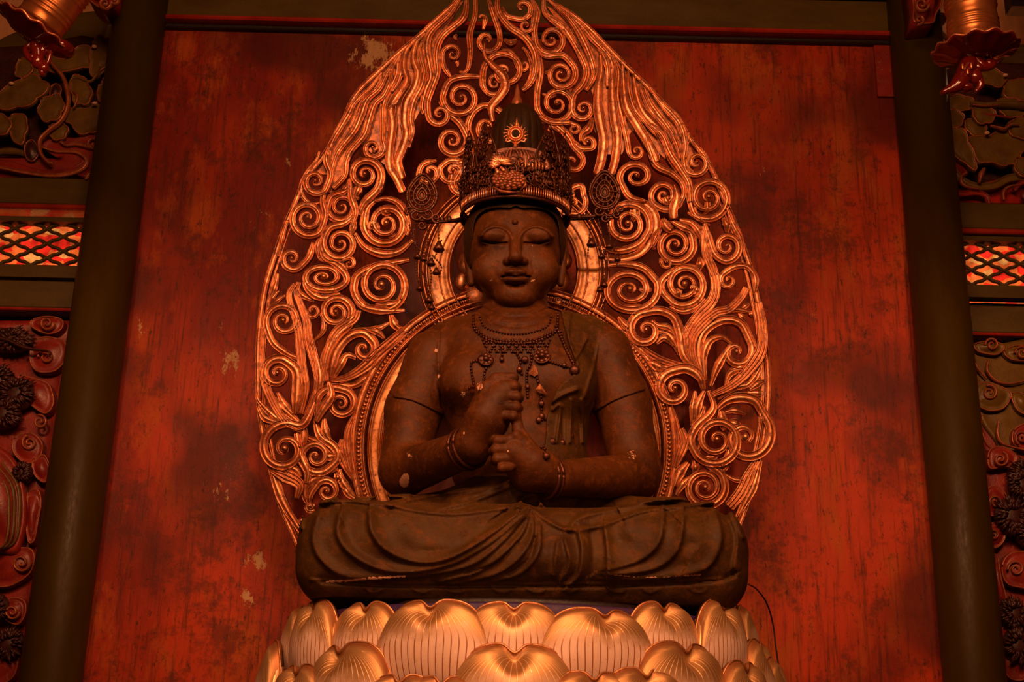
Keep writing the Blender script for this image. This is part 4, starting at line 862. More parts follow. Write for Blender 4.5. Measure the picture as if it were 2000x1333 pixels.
# solid lower board and post that carry the halo
q0, q1 = P(1005, 1040, .6), P(1005, 1330, .6)
zt0 = P(1010, 1174, -.84)[2]; MB().box((q0[0]-.10, .545, zt0), (q0[0]+.10, .62, q0[2]+.35)).build('support_post', M['black'], halo, False)

# ------------------------------------------------------------------ seated statue
ZB = P(1010, 1171, -.62)[2]                   # underside of the statue
statue = empty('seated_statue', (P(1010, 1165, -.1)[0], -.1, ZB), 'dark lacquered wooden seated Buddha statue with crown, hands joined in a fist gesture', 'statue')
def C(u, v, Y, r): p = P(u, v, Y); return p, r*scl(p)
def cap(Q, d, A, B, k=.02):
    pa, ra = C(*A); pb, rb = C(*B); e = capsule(Q, pa, pb, ra, rb); return e if d is None else su(d, e, k)
def ell(Q, u, v, Y, ru, rv, ry, rt=None): p = P(u, v, Y); s_ = scl(p); return ellip(Q, p, (ru*s_, ry, rv*s_), rt)
def pls(u, v, pts):                          # distance and side of a polyline
    best = sg = None; pts = f32(pts)
    for a, b in zip(pts[:-1], pts[1:]):
        ba = b-a; pu, pv = u-a[0], v-a[1]; t = np.clip((pu*ba[0]+pv*ba[1])/(ba@ba), 0, 1); e = (pu-t*ba[0])**2+(pv-t*ba[1])**2; c = pu*ba[1]-pv*ba[0]
        if best is None: best, sg = e, c
        else: m = e < best; best = np.where(m, e, best); sg = np.where(m, c, sg)
    return np.sqrt(best), sg
def stamp(Q, u, v, items, asym=False, ymax=None):
    """carved ridges (+) and grooves (-) drawn as (points, width px, height m)"""
    out = np.zeros(len(u), np.float32); m = np.ones(len(u), bool) if ymax is None else Q[:, 1] < ymax
    for pts, wpx, h in items:
        a = np.array(pts); k_ = 7 if asym else 3; box = m & (u > a[:, 0].min()-k_*wpx) & (u < a[:, 0].max()+k_*wpx) & (v > a[:, 1].min()-k_*wpx) & (v < a[:, 1].max()+k_*wpx)
        if box.any():
            if len(pts) > 3 and wpx >= 3.4 and asym:
                d_, sg_ = pls(u[box], v[box], pts); out[box] += h*np.where(sg_ > 0, np.exp(-(d_/(wpx*2.6))**1.6), np.exp(-(d_/(wpx*.9))**2))
            else: out[box] += h*np.exp(-(pl2(u[box], v[box], pts)/wpx)**2)
    return out
def cr2(pts, k=2.174, ox=560, oy=940): return [tuple(q) for q in catmull([(ox+x/k, oy+y/k) for x, y in pts], 4)]
G2 = dict(k=3.173, ox=720, oy=580); G1 = dict(k=2.836, ox=780, oy=150)
def torso(Q):
    d = ell(Q, 1010, 760, .03, 150, 175, .235)
    d = su(d, ell(Q, 1010, 690, .04, 175, 78, .20), .06)                 # shoulders
    d = su(d, ell(Q, 1010, 905, .02, 132, 110, .235), .06)               # belly
    d = cap(Q, d, (880, 672, .05, 46), (1150, 668, .05, 46), .06)
    d = su(d, ell(Q, 925, 745, -.10, 70, 62, .12), .05); d = su(d, ell(Q, 1090, 745, -.10, 70, 62, .12), .05)
    return d
LASH = []
def arms(Q):
    d = cap(Q, None, (848, 700, .03, 56), (808, 800, .02, 52), .05)
    d = cap(Q, d, (808, 800, .02, 52), (790, 915, -.03, 49), .05)
    d = cap(Q, d, (788, 925, -.05, 46), (925, 872, -.41, 36), .035)
    e = cap(Q, None, (1178, 690, .03, 56), (1216, 790, .02, 52), .05)
    e = cap(Q, e, (1216, 790, .02, 52), (1240, 905, -.03, 50), .05)
    e = cap(Q, e, (1244, 932, -.05, 47), (1085, 935, -.41, 34), .035)
    return d, e
def hands(Q):
    # upper fist
    d = cap(Q, None, (922, 868, -.42, 35), (952, 820, -.45, 40), .03); d = cap(Q, d, (952, 820, -.45, 40), (972, 772, -.45, 34), .03)
    d = cap(Q, d, (960, 800, -.43, 38), (985, 775, -.44, 33), .03)
    d = cap(Q, d, (950, 815, -.475, 32), (984, 770, -.485, 27), .02)
    for (v, x, r) in ((756, 1004, 11), (776, 1008, 11), (796, 1007, 10.5), (814, 1002, 9.5)):
        d = cap(Q, d, (984, v-2, -.505, r), (x, v, -.518, r), .004); d = cap(Q, d, (x, v, -.515, r), (x+5, v+2, -.45, r-1), .006); d = cap(Q, d, (x+5, v+2, -.45, r-1), (x-18, v+2, -.43, r-2), .006)
    d = cap(Q, d, (945, 768, -.47, 15), (968, 742, -.49, 13), .012); d = cap(Q, d, (968, 742, -.49, 13), (1003, 738, -.49, 11), .008)
    # lower fist, index finger raised into the upper one
    e = cap(Q, None, (1085, 935, -.41, 34), (1052, 918, -.45, 38), .03); e = cap(Q, e, (1052, 918, -.45, 38), (1012, 885, -.47, 34), .03); e = cap(Q, e, (1030, 925, -.44, 36), (1005, 895, -.46, 30), .03)
    e = cap(Q, e, (1035, 905, -.485, 33), (1004, 884, -.505, 28), .02)
    for (v, x, r) in ((861, 972, 10.5), (879, 968, 10.5), (897, 971, 10), (914, 980, 9)):
        e = cap(Q, e, (996, v-1, -.525, r), (x, v, -.540, r), .004); e = cap(Q, e, (x, v, -.535, r), (x-4, v+3, -.47, r-1), .006); e = cap(Q, e, (x-4, v+3, -.47, r-1), (x+18, v+3, -.45, r-2), .006)
    e = cap(Q, e, (1030, 868, -.50, 14), (1012, 842, -.50, 12), .01); e = cap(Q, e, (1012, 842, -.50, 12), (1006, 795, -.485, 9.5), .006)
    e = cap(Q, e, (1040, 880, -.50, 14), (1008, 852, -.53, 11), .01)
    return d, e
BODY_FOLDS = [(cr2([(1350, 265), (1290, 370), (1180, 500)], **G2), 3, .006), (cr2([(1500, 250), (1470, 400), (1400, 560)], **G2), 4, .004)]
def body_f(Q):
    d = torso(Q)
    l, r = arms(Q); d = su(d, l, .022); d = su(d, r, .022)
    lo, hi = P(1100, 990, -.5), P(880, 700, -.5)
    near = (Q[:, 0] > lo[0]-.75) & (Q[:, 1] < -.25) & (Q[:, 2] > lo[2]-.12) & (Q[:, 2] < hi[2]+.15)
    if near.any():
        hl, hr = hands(Q[near]); dn = su(d[near], hl, .014); d[near] = su(dn, hr, .014)
    # neck with its three rings
    d = cap(Q, d, (1005, 660, .03, 74), (1005, 560, .07, 60), .035)
    u, v = proj(Q)
    d -= stamp(Q, u, v, [(cr2([(690, 60), (800, 110), (910, 125), (1030, 110), (1130, 60)], **G2), 3, -.006), (cr2([(680, 100), (790, 165), (910, 185), (1040, 165), (1140, 110)], **G2), 3, -.006),
                         (cr2([(440, 200), (430, 400), (450, 640), (470, 760)], **G2), 2.5, -.005), (cr2([(470, 560), (640, 580), (700, 560)], **G2), 14, .006)], ymax=.1)
    # head
    up = Q[:, 2] > P(1005, 660, -.1)[2]
    if up.any():
        q, uu, vv, dd = Q[up], u[up], v[up], d[up]; dd = su(dd, head(q, uu, vv), .008); d[up] = dd
    return d
def head(Q, u, v):
    d = ell(Q, 1005, 478, .02, 92, 108, .205)
    d = su(d, ell(Q, 1006, 500, -.035, 86, 92, .165), .03)
    d = su(d, ell(Q, 1007, 546, -.050, 68, 61, .150), .03)               # jaw
    d = su(d, ell(Q, 1007, 580, -.120, 38, 24, .065), .03)               # chin
    d = su(d, ell(Q, 960, 528, -.115, 38, 36, .07), .03); d = su(d, ell(Q, 1054, 528, -.115, 38, 36, .07), .03)      # cheeks
    m = (Q[:, 1] < -.06)
    q, uu, vv, e = Q[m], u[m], v[m], d[m]
    if len(q):
        # sockets pressed in under the arched brows, then the heavy lids
        e = ss(e, ell(q, 965, 463, -.25, 33, 15, .052), .018); e = ss(e, ell(q, 1048, 463, -.25, 33, 15, .052), .018)
        e = su(e, ell(q, 965, 465, -.158, 33, 18, .058), .007); e = su(e, ell(q, 1049, 465, -.158, 33, 18, .058), .007)
        brows = [(cr2([(452, 880), (480, 845), (535, 828), (590, 845), (622, 890), (628, 950)], **G1), 4, .012), (cr2([(662, 950), (668, 890), (700, 845), (755, 828), (815, 845), (850, 885)], **G1), 4, .012)]
        slits = [(cr2([(462, 912), (505, 922), (545, 924), (596, 922)], **G1), 2., -.012), (cr2([(692, 922), (745, 924), (785, 922), (824, 910)], **G1), 2., -.012),
                 (cr2([(475, 925), (520, 936), (560, 934), (596, 936)], **G1), 2.5, .001), (cr2([(696, 922), (735, 934), (780, 936), (815, 936)], **G1), 2.5, .001)]
        e = e-stamp(q, uu, vv, brows+slits)
        # nose
        e = cap(q, e, (1007, 452, -.172, 7.5), (1007, 501, -.236, 13), .014)
        e = su(e, ell(q, 1007, 507, -.222, 15, 10, .036), .008)
        for x in (992, 1022): e = su(e, ell(q, x, 512, -.198, 9.5, 8, .028), .006)
        for x in (997, 1017): e = ss(e, ell(q, x, 520, -.215, 5.5, 3.5, .020), .003)
        # mouth
        e = ss(e, ell(q, 1006, 522, -.228, 5, 8, .020), .008)
        e = su(e, ell(q, 1007, 540, -.180, 27, 18, .034), .014)
        e = su(e, ell(q, 998, 533, -.202, 13, 6, .022), .005); e = su(e, ell(q, 1016, 533, -.202, 13, 6, .022), .005)
        e = su(e, ell(q, 1007, 547, -.198, 16, 7, .023), .005)
        e = e-stamp(q, uu, vv, [(cr2([(568, 1110), (605, 1104), (643, 1108), (684, 1104), (722, 1110)], **G1), 1.8, -.013), (cr2([(600, 1152), (640, 1158), (685, 1152)], **G1), 4, -.008),
                                (cr2([(540, 1030), (530, 1075), (550, 1120)], **G1), 4, -.003), (cr2([(735, 1030), (745, 1075), (730, 1120)], **G1), 4, -.003)])
        e = su(e, ell(q, 1006, 434, -.196, 6, 6, .012), .002)            # forehead dot
        d[m] = e
    # long ears
    for x, sg in ((912, 1), (1103, -1)):
        d = cap(Q, d, (x+4*sg, 448, .03, 8), (x+2*sg, 490, .025, 9), .008); d = cap(Q, d, (x+2*sg, 490, .025, 9), (x+8*sg, 554, .01, 7), .008)
        d = ss(d, ell(Q, x-4*sg, 475, -.045, 6, 18, .03), .006)
    return d
hN = (Q for Q in ())
zc = P(1005, 628, -.05)[2]
x0, x1 = P(700, 900, 0)[0], P(1325, 900, 0)[0]
V1, F1 = sdf_mesh(body_f, (x0, -.66, P(1005, 1010, -.3)[2]), (x1, .36, zc), .0048)
V2, F2 = sdf_mesh(body_f, (P(870, 500, 0)[0], -.30, zc-.006), (P(1140, 500, 0)[0], .30, P(1005, 375, 0)[2]+.05), .0030)
BV = np.vstack([V1, V2]); BF = np.vstack([F1, F2+len(V1)])
u, v = proj(BV); wear = np.zeros(len(BV))
for (a, b, r, s_, ym) in ((789, 942, 9, 1.5, -.05), (792, 933, 7, 1.4, -.05), (937, 755, 7, .9, -.05), (905, 770, 8, .62, -.05), (852, 685, 4, .9, 0), (857, 735, 4, .8, 0), (1120, 565, 4, .7, 0), (1235, 890, 16, .5, 0), (800, 890, 10, .5, 0), (1040, 480, 3, .5, 0), (1042, 500, 3, .5, 0),
                     (960, 547, 6, .5, 0), (1040, 548, 8, .5, 0), (1122, 690, 2, 1, 0), (906, 846, 3, .8, 0), (992, 882, 4, .7, 0)):
    wear = np.maximum(wear, s_*1.2*np.exp(-(((u-a)/r)**2+((v-b)/r/1.2)**2)**1.2)*(BV[:, 1] < .1))
wear *= .75+.5*RNG.random(len(BV)); 
body = obj('body', BV, BF, M['skin'], statue, attrs={'wear': wear})
print('body', len(BV))
def ring_vol(V, Fc): a, b, c = V[Fc[:, 0]], V[Fc[:, 1]], V[Fc[:, 2]]; return np.einsum('ij,ij', a-V.mean(0), np.cross(b-V.mean(0), c-V.mean(0)))
print('orient', ring_vol(BV, BF))
bvh = BVHTree.FromPolygons([Vector(x) for x in BV], [tuple(map(int, f)) for f in BF])
def hit(u, v, off=0.):
    d = ray(u, v); d = d/np.linalg.norm(d); h = bvh.ray_cast(Vector(CAM), Vector(d))
    if h[0] is None: return P(u, v, -.2)
    return np.array(h[0])+np.array(h[1])*(off if h[1].dot(Vector(d)) < 0 else -off)

# robe over the crossed legs
R_F = [([(350, 130), (362, 220), (430, 300), (560, 345), (680, 330), (800, 270), (900, 200), (975, 140)], 5.5, .020), ([(225, 140), (215, 220), (260, 300), (380, 370), (520, 385), (700, 350), (850, 270), (950, 190), (1000, 140)], 5.5, .017),
       ([(130, 150), (110, 250), (150, 340), (260, 410), (480, 412), (760, 365), (900, 270), (1010, 150)], 5, .017), ([(650, 430), (820, 380), (930, 300), (1000, 220), (1025, 150)], 4.5, .014), ([(700, 440), (880, 400), (985, 330), (1040, 240), (1045, 150)], 4, .013),
       ([(880, 430), (1000, 390), (1070, 300), (1075, 190)], 4, .012), ([(1240, 220), (1255, 300), (1240, 400), (1190, 445)], 5, .018), ([(1180, 250), (1200, 350), (1160, 430)], 4, .012), ([(1150, 260), (1140, 330), (1130, 400)], 4, .010), ([(1350, 195), (1362, 300), (1360, 440)], 4.5, .018),
       ([(1370, 375), (1500, 335), (1580, 260), (1600, 140)], 5.5, .015), ([(1370, 398), (1560, 372), (1660, 290), (1685, 150)], 5.5, .015), ([(1370, 420), (1600, 412), (1780, 372), (1845, 250), (1820, 130)], 5.5, .015), ([(1880, 140), (1915, 240), (1900, 370)], 5, .012),
       ([(470, 130), (560, 260), (700, 270), (830, 190)], 26, .014), ([(1450, 200), (1480, 270), (1400, 330)], 22, .014), ([(1700, 200), (1760, 260), (1720, 330)], 18, .012), ([(250, 200), (300, 280), (380, 330)], 12, -.010),
       ([(150, 428), (500, 446), (900, 446), (1350, 446), (1800, 426), (1900, 400)], 4, -.013), ([(100, 420), (400, 436), (900, 440), (1500, 436), (1850, 415)], 3, .006),
       ([(600, 300), (720, 290), (830, 220), (920, 150)], 4, -.008), ([(1290, 220), (1300, 300), (1290, 420)], 6, -.010), ([(760, 395), (900, 345), (980, 260)], 3, -.007), ([(940, 400), (1030, 330), (1055, 240)], 3, -.007)]
for i in range(9):
    x = 330+i*165+((i*37) % 60); R_F.append(([(x, 452), (x+20, 470), (x+45+(i*13)%30, 474), (x+75, 462)], 2.5, .0035))
R_F = [(cr2(a), b, c) for a, b, c in R_F]
TOPL = cr2([(60, 200), (75, 130), (110, 102), (250, 84), (330, 92), (430, 102), (560, 128), (700, 140), (830, 128), (960, 110), (1030, 112), (1100, 165), (1200, 208), (1340, 188), (1500, 132), (1640, 112), (1850, 96), (1900, 150), (1940, 240)])
zb = ZB
def lap_core(Q):
    s_ = scl(P(1010, 1070, -.3)); zt_ = P(1010, 992, -.48)[2]; c = np.array([P(1018, 1080, -.22)[0], -.20, (zt_+ZB-.03)/2]); d = rbox(Q, c, (422*s_, .43, (zt_-ZB+.03)/2), .15)
    # knees bulge, the front bows between them
    d = su(d, ell(Q, 742, 1088, -.34, 150, 88, .33), .05); d = su(d, ell(Q, 1300, 1088, -.34, 150, 88, .33), .05)
    d = su(d, ell(Q, 1010, 1108, -.40, 300, 60, .28), .05)
    return d
def robe_f(Q):
    d = lap_core(Q)
    d = cap(Q, d, (720, 1034, -.22, 44), (905, 1022, .0, 64), .05); d = cap(Q, d, (1320, 1030, -.22, 46), (1120, 1020, .0, 64), .05)
    d = cap(Q, d, (1180, 1040, -.46, 34), (940, 1060, -.44, 30), .05)
    d = su(d, ell(Q, 1005, 990, -.06, 140, 62, .27), .05)
    d = su(d, ell(Q, 930, 1000, -.20, 70, 32, .14), .04)
    u, v = proj(Q); fr = Q[:, 1] < .1
    e = stamp(Q, u, v, R_F, True, ymax=.15)
    # upper edge of the cloth stands proud of what lies behind it
    e += stamp(Q, u, v, [(TOPL, 4.5, .010), (cr2([(430, 102), (620, 60), (760, 40), (900, 20)]), 5, .010), (cr2([(640, 120), (800, 80), (980, 10)]), 5, .010), (cr2([(1200, 205), (1260, 150), (1500, 100), (1700, 60)]), 6, .010), (cr2([(980, 110), (1010, 70), (1060, 60), (1080, 100)]), 5, .014), (cr2([(700, 90), (860, 40), (960, 0)]), 4, .009),
                         (cr2([(150, 90), (250, 60), (330, 74), (400, 62), (520, 64)]), 5, .016), (cr2([(1500, 84), (1640, 78), (1760, 84), (1850, 92)]), 5, .014)], ymax=.3)
    d = d-e*1.3
    d = np.maximum(d, zb-Q[:, 2]+.0); return d
RV, RF = sdf_mesh(robe_f, (P(575, 1080, -.3)[0]-.06, -.80, zb-.02), (P(1465, 1080, -.3)[0]+.06, .34, P(1005, 930, -.1)[2]+.03), .0052, slack=.03)
u, v = proj(RV); wear = np.zeros(len(RV))
for pts, wd, s_ in ((cr2([(170, 428), (250, 424), (340, 416), (420, 410), (500, 405)]), 3.5, .95), (cr2([(1390, 400), (1500, 408), (1620, 408), (1760, 398)]), 3, .7), (cr2([(960, 95), (1000, 100), (1050, 112)]), 4, .45), (cr2([(1380, 350), (1500, 340), (1560, 320)]), 3, .45), (cr2([(1090, 110), (1180, 70)]), 8, .4)):
    wear = np.maximum(wear, s_*np.exp(-(pl2(u, v, pts)/wd)**2)*(RV[:, 1] < 0))
robe = obj('robe', RV, RF, M['robe'], statue, attrs={'wear': wear*(.7+.5*RNG.random(len(RV)))}); robe['label'] = 'folded robe spread over the crossed legs'
print('robe', len(RV))

# shells: cloth and bands lying on the body
def shell(name, base, poly, th, mat, bounds, h=.004, folds=(), ymax=.1, soft=.004):
    def f(Q):
        u, v = proj(Q); s_ = .0021; d2 = poly2(u, v, poly)*s_ if callable(poly) is False else poly(u, v)*s_
        d = base(Q)-th-stamp(Q, u, v, folds, ymax=ymax); d = np.maximum(d, -base(Q)-.02); return np.maximum(ss(d, -d2, soft) if False else np.maximum(d, d2), Q[:, 1]-ymax)
    V, Fc = sdf_mesh(f, bounds[0], bounds[1], h, slack=.02); return obj(name, V, Fc, mat, statue, attrs={'wear': np.zeros(len(V))})
sashp = cr2([(1190, 85), (1300, 80), (1400, 120), (1550, 232), (1500, 420), (1410, 560), (1372, 700), (1380, 860), (1385, 1020), (1180, 1030), (1090, 1000), (1100, 860), (1110, 730), (1180, 560), (1285, 450), (1230, 250)], **G2)
SF = [(cr2(a, **G2), b, c) for a, b, c in (([(1350, 265), (1290, 370), (1170, 520)], 3, .010), ([(1135, 650), (1200, 610), (1290, 575)], 5, .014), ([(1140, 700), (1190, 680), (1165, 900)], 3.5, .012), ([(1255, 640), (1250, 900)], 4, .012), ([(1320, 640), (1330, 900)], 4, .012), ([(1250, 100), (1240, 250), (1300, 420)], 3, .008), ([(1450, 200), (1400, 420), (1340, 620)], 4, .008), ([(1200, 700), (1205, 900)], 3, -.006))]
bb = lambda u0, u1, v0, v1, y0, y1: ((P(u0, v1, 0)[0]-.03, y0, P(1005, v1, y1)[2]-.12), (P(u1, v1, 0)[0]+.05, y1, P(1005, v0, y0)[2]+.25))
shell('shoulder_sash', torso, sashp, .014, M['robe'], ((P(1055, 900, 0)[0], -.36, P(1005, 930, -.25)[2]), (P(1225, 900, 0)[0], .12, P(1005, 590, 0)[2]+.05)), .0042, SF)['label'] = 'cloth sash over the shoulder'
def arm_base(Q): l, r = arms(Q); return np.minimum(l, r)
for pts in ([(772, 772), (810, 780), (866, 806)], [(1160, 800), (1200, 778), (1256, 758)]):
    pts = [tuple(q) for q in catmull(pts, 5)]; a = np.array(pts)
    V, Fc = sdf_mesh(lambda Q: (lambda uv: np.maximum(arm_base(Q)-.008, (pl2(uv[0], uv[1], pts)-4.5)*.0021))(proj(Q)), (P(a[:, 0].min()-8, 780, 0)[0]-.02, -.16, P(1005, 840, -.1)[2]), (P(a[:, 0].max()+8, 780, 0)[0]+.02, .16, P(1005, 740, 0)[2]), .0034)
    obj('armlet', V, Fc, M['skin'], statue, attrs={'wear': np.zeros(len(V))})
for A, B in (((905, 880, -.36, 40), (921, 872, -.40, 38)), ((1064, 934, -.43, 40), (1078, 935, -.41, 38))):
    pa, ra = C(*A); pb, rb = C(*B); ax = (pb-pa)/np.linalg.norm(pb-pa); mb = MB()
    s1 = np.cross(ax, (0, 0, 1)); s1 /= np.linalg.norm(s1); s2 = np.cross(ax, s1)
    for k in range(2):
        c_ = pa+(pb-pa)*(.2+.6*k); ring = [c_+(s1*math.cos(t)+s2*math.sin(t))*(ra+.002) for t in np.linspace(0, 2*math.pi, 40)]; mb.tube(ring, .007, 8)
    mb.build('bracelet', M['bronze'], statue)

# hair, top knot
HL = cr2([(398, 1000), (405, 880), (418, 800), (440, 765), (480, 738), (545, 726), (610, 728), (645, 716), (680, 728), (750, 728), (815, 740), (855, 768), (880, 810), (888, 900), (892, 1000)], **G1)
win = HL+[(1095, 640), (918, 640)]
def hair_f(Q):
    d = ell(Q, 1005, 470, .025, 101, 112, .222); d = su(d, ell(Q, 1005, 520, .07, 96, 70, .17), .03)
    u, v = proj(Q); w2 = poly2(u, v, win)*.0021
    d = np.where(Q[:, 1] < .02, np.maximum(d, -w2), d)
    for a in range(7):
        d = d-.0015*np.sin((u-1005)*.55+v*.1)*0
    return np.maximum(d, P(1005, 560, .0)[2]-Q[:, 2])
HV, Hf = sdf_mesh(hair_f, (P(890, 500, 0)[0], -.25, P(1005, 565, 0)[2]), (P(1120, 500, 0)[0], .30, P(1005, 352, 0)[2]+.03), .0036)
hair = obj('hair', HV, Hf, M['hair'], statue)
kc = P(1012, 276, .02)
def knot_f(Q):
    s_ = scl(kc); q = Q-f32(kc); d = ellip(Q, kc, (51*s_, .112, 82*s_)); d = su(d, ellip(Q, kc+np.array([0, 0, -60*s_]), (56*s_, .125, 70*s_)), .03)
    an = np.arctan2(q[:, 1], q[:, 0]); return d-.006*np.sqrt(np.abs(np.sin(an*9)))+.003
V, Fc = sdf_mesh(knot_f, kc-np.array([.16, .16, .30]), kc+np.array([.16, .16, .22]), .0036); obj('top_knot', V, Fc, M['hair'], hair)
tipc = P(1010, 196, -.02); MB().tube([tipc+np.array([0, 0, z]) for z in (-.05, .0, .02, .05, .08)], (.03, .022, .013, .010, .003), 12).build('jewel_tip', M['edge'], hair)

# ------------------------------------------------------------------ crown
CC = P(1007, 385, -.0); CC[2] = P(1007, 377, -.236)[2]; CS = scl(CC); crx, cry = 106*CS, .236
crown = MB()
def cyl(a, z, r=1.): return np.array([CC[0]+crx*r*math.sin(a), CC[1]-cry*r*math.cos(a), CC[2]+z])
def cstrip(z0, z1, th=.006, a0=-math.pi, a1=math.pi, n=96, f0=lambda a: 0, f1=lambda a: 0, r0=1., r1=1.):
    V = []
    A = np.linspace(a0, a1, n)
    for a in A:
        k = th/crx
        V += [cyl(a, z0+f0(a), r0), cyl(a, z1+f1(a), r1), cyl(a, z1+f1(a), r1-k), cyl(a, z0+f0(a), r0-k)]
    return V, [(4*i+j, 4*i+(j+1) % 4, 4*i+4+(j+1) % 4, 4*i+4+j) for i in range(n-1) for j in range(4)]
mb = MB(); mb.add(*cstrip(-.012, .034)); mb.add(*cstrip(-.020, -.010, .012, r0=1.02, r1=1.02)); mb.add(*cstrip(.034, .040, .012, r0=1.02, r1=1.02))
cr = mb.build('crown', M['bronze'], statue); cr['label'] = 'tall pierced crown of tarnished gilt copper'
mb = MB()
for sg in (-1, 1):
    mb = MB()
    for a in np.linspace(.14, 1.25, 26): mb.tube([cyl(sg*a, -.006, 1.03), cyl(sg*a, .030, 1.035)], .0028, 5)
    mb.build('upright_beading', M['copper'], cr)
def con_cyl(pts2, r, mb, rad=1.02, seg=6):      # pts in (angle*crx, z)
    mb.tube([cyl(x/crx, z, rad) for x, z in pts2], r, seg)
rg = np.random.default_rng(3)
def scrolls(name, mat, rows, rad, seed, th=.0042):
    rg = np.random.default_rng(seed); mb = MB()
    for z, n, R_, sp in rows:
        for i in range(n):
            a = -sp+2*sp*(i+.5)/n+rg.uniform(-.03, .03); sg = 1 if i % 2 else -1; a0 = rg.uniform(0, 6.28)
            con_cyl([(a*crx+(R_*(1-t*.85))*math.cos(a0+sg*t*8.5), z+R_*1.05*(1-t*.85)*math.sin(a0+sg*t*8.5)) for t in np.linspace(0, 1, 22)], np.linspace(th, th*.6, 22), mb, rad)
            con_cyl([(a*crx+R_*math.cos(a0), z+R_*math.sin(a0)), (a*crx+R_*1.6*math.cos(a0+.5), z+R_*1.6*math.sin(a0+.5)), (a*crx+R_*2.0*math.cos(a0+1.1), z+R_*2.0*math.sin(a0+1.1))], (th, th*.8, th*.4), mb, rad)
            if rg.random() < .5: mb.ball(cyl(a, z, rad+.02), .007, 8, 6)
    return mb.build(name, mat, cr)
scrolls('openwork_scrolls', M['bronze'], ((.068, 22, .022, 1.9), (.105, 22, .024, 1.9), (.145, 20, .024, 1.9)), 1.03, 3)
scrolls('openwork_scrolls', M['bronze'], ((.06, 18, .018, 1.8), (.09, 18, .02, 1.8), (.13, 16, .02, 1.8)), .93, 8)
# tall side plates
def side_plate(a_c, sg):
    mb = MB(); r2 = np.random.default_rng(11 if sg > 0 else 12)
    for k in range(46):
        z = r2.uniform(.03, .30); wd = .055*(1-z/.42); a = a_c+r2.uniform(-wd, wd)/crx*1.3; R_ = r2.uniform(.010, .020); a0 = r2.uniform(0, 6.28)
        con_cyl([(a*crx+R_*(1-t*.8)*math.cos(a0+t*7), z+R_*(1-t*.8)*math.sin(a0+t*7)) for t in np.linspace(0, 1, 14)], np.linspace(.0045, .003, 14), mb, 1.0+r2.uniform(-.02, .06), 5)
    for e in (-1, 1): con_cyl([(a_c*crx+e*.070, .02), (a_c*crx+e*.075, .12), (a_c*crx+e*.055, .22), (a_c*crx+e*.02, .31), (a_c*crx, .35)], (.006, .006, .005, .004, .002), mb, 1.02)
    V, Fc = cstrip(.0, .10, .004, a_c-.30, a_c+.30, 12, f1=lambda a: .14*(1-((a-a_c)/.30)**2)); mb.add(V, Fc)
    mb.build('side_plate', M['bronze'], cr)
for a_c, sg in ((-1.05, -1), (1.05, 1), (-.62, -1), (.62, 1)): side_plate(a_c, sg)
# flaming jewel at the front of the top knot
jc = P(1007, 263, -.17); js = scl(jc)
def jp(u, v, Y=-.17): return P(u, v, Y)
def g1(x, y): return (780+x/2.836, 150+y/2.836)
mb = MB()
ring = [jc+np.array([math.cos(t)*14*js, 0, math.sin(t)*15*js]) for t in np.linspace(0, 2*math.pi, 40)]; mb.tube(ring, .009, 8)
ring = [jc+np.array([math.cos(t)*9*js, -.008, math.sin(t)*10*js]) for t in np.linspace(0, 2*math.pi, 40)]; mb.tube(ring, .005, 8)
for k in range(26): t = 2*math.pi*k/26; mb.ball(jc+np.array([math.cos(t)*14*js, -.008, math.sin(t)*15*js]), .0055, 8, 6)
for k in range(13):
    t = math.pi*(k/12)*1.3-.15*math.pi; q = [jc+np.array([math.cos(t+.12*s_)*(17+6*s_)*js, -.0, math.sin(t+.12*s_)*(18+7*s_)*js]) for s_ in np.linspace(0, 1.3, 6)]; mb.tube(q, np.linspace(.004, .0012, 6), 5)
mb.tube([jp(*g1(650, x)) for x in (285, 260, 240, 225)], (.006, .007, .004, .001), 8); mb.tube([jp(*g1(x, y)) for x, y in ((645, 370), (640, 400), (638, 450), (632, 520))], (.008, .008, .006, .008), 8)
for sg in (-1, 1): mb.tube([jp(*g1(645+sg*x, y)) for x, y in ((5, 375), (25, 355), (48, 362), (55, 345), (45, 335))], (.006, .006, .005, .004, .002), 6)
mb.build('flaming_jewel', M['copper'], cr)
# ribbed fans left and right of the stem
mb = MB()
for k in range(9):
    x = 660+k*19; top = 398+k*k*1.3
    mb.tube([P(*g1(a, b), y) for a, b, y in ((x, 515, -.235), (x+2, 480, -.235), (x+k*.6-4, top+25, -.225), (x-16, top, -.215))], (.004, .004, .0035, .002), 5)
for k in range(5):
    x = 610-k*19; top = 398+k*7; mb.tube([P(*g1(a, b), y) for a, b, y in ((x, 500, -.235), (x-2, 460, -.235), (x+8, top+14, -.225), (x+16, top, -.215))], (.004, .004, .0035, .002), 5)
mb.build('ribbed_fan', M['copper'], cr)
V, Fc, o_ = carved('fan', [g1(x, y) for x, y in ((505, 520), (500, 450), (540, 405), (620, 392), (700, 392), (780, 408), (820, 450), (830, 520), (660, 530))], -.20, .02, None, dome=.4); obj('fan_back', V, Fc, M['bronze'], cr)
# bright flower left of the stem
mb = MB()
for k in range(14):
    t = math.pi*(k/13)*1.25-.05; c = P(*g1(560, 480), -.25); q = [c+np.array([math.cos(t)*r_*js, 0, math.sin(t)*r_*.8*js+.004*math.sin(k)]) for r_ in (0, 9, 17, 24)]; mb.tube(q, (.005, .009, .007, .001), 6)
for pts in ([(500, 500), (530, 480), (560, 485)], [(560, 500), (580, 520), (590, 540)], [(535, 510), (545, 530), (550, 545)]): mb.tube([P(*g1(*q), -.25) for q in pts], (.006, .009, .004), 6)
mb.build('bright_flower', M['copper'], cr)
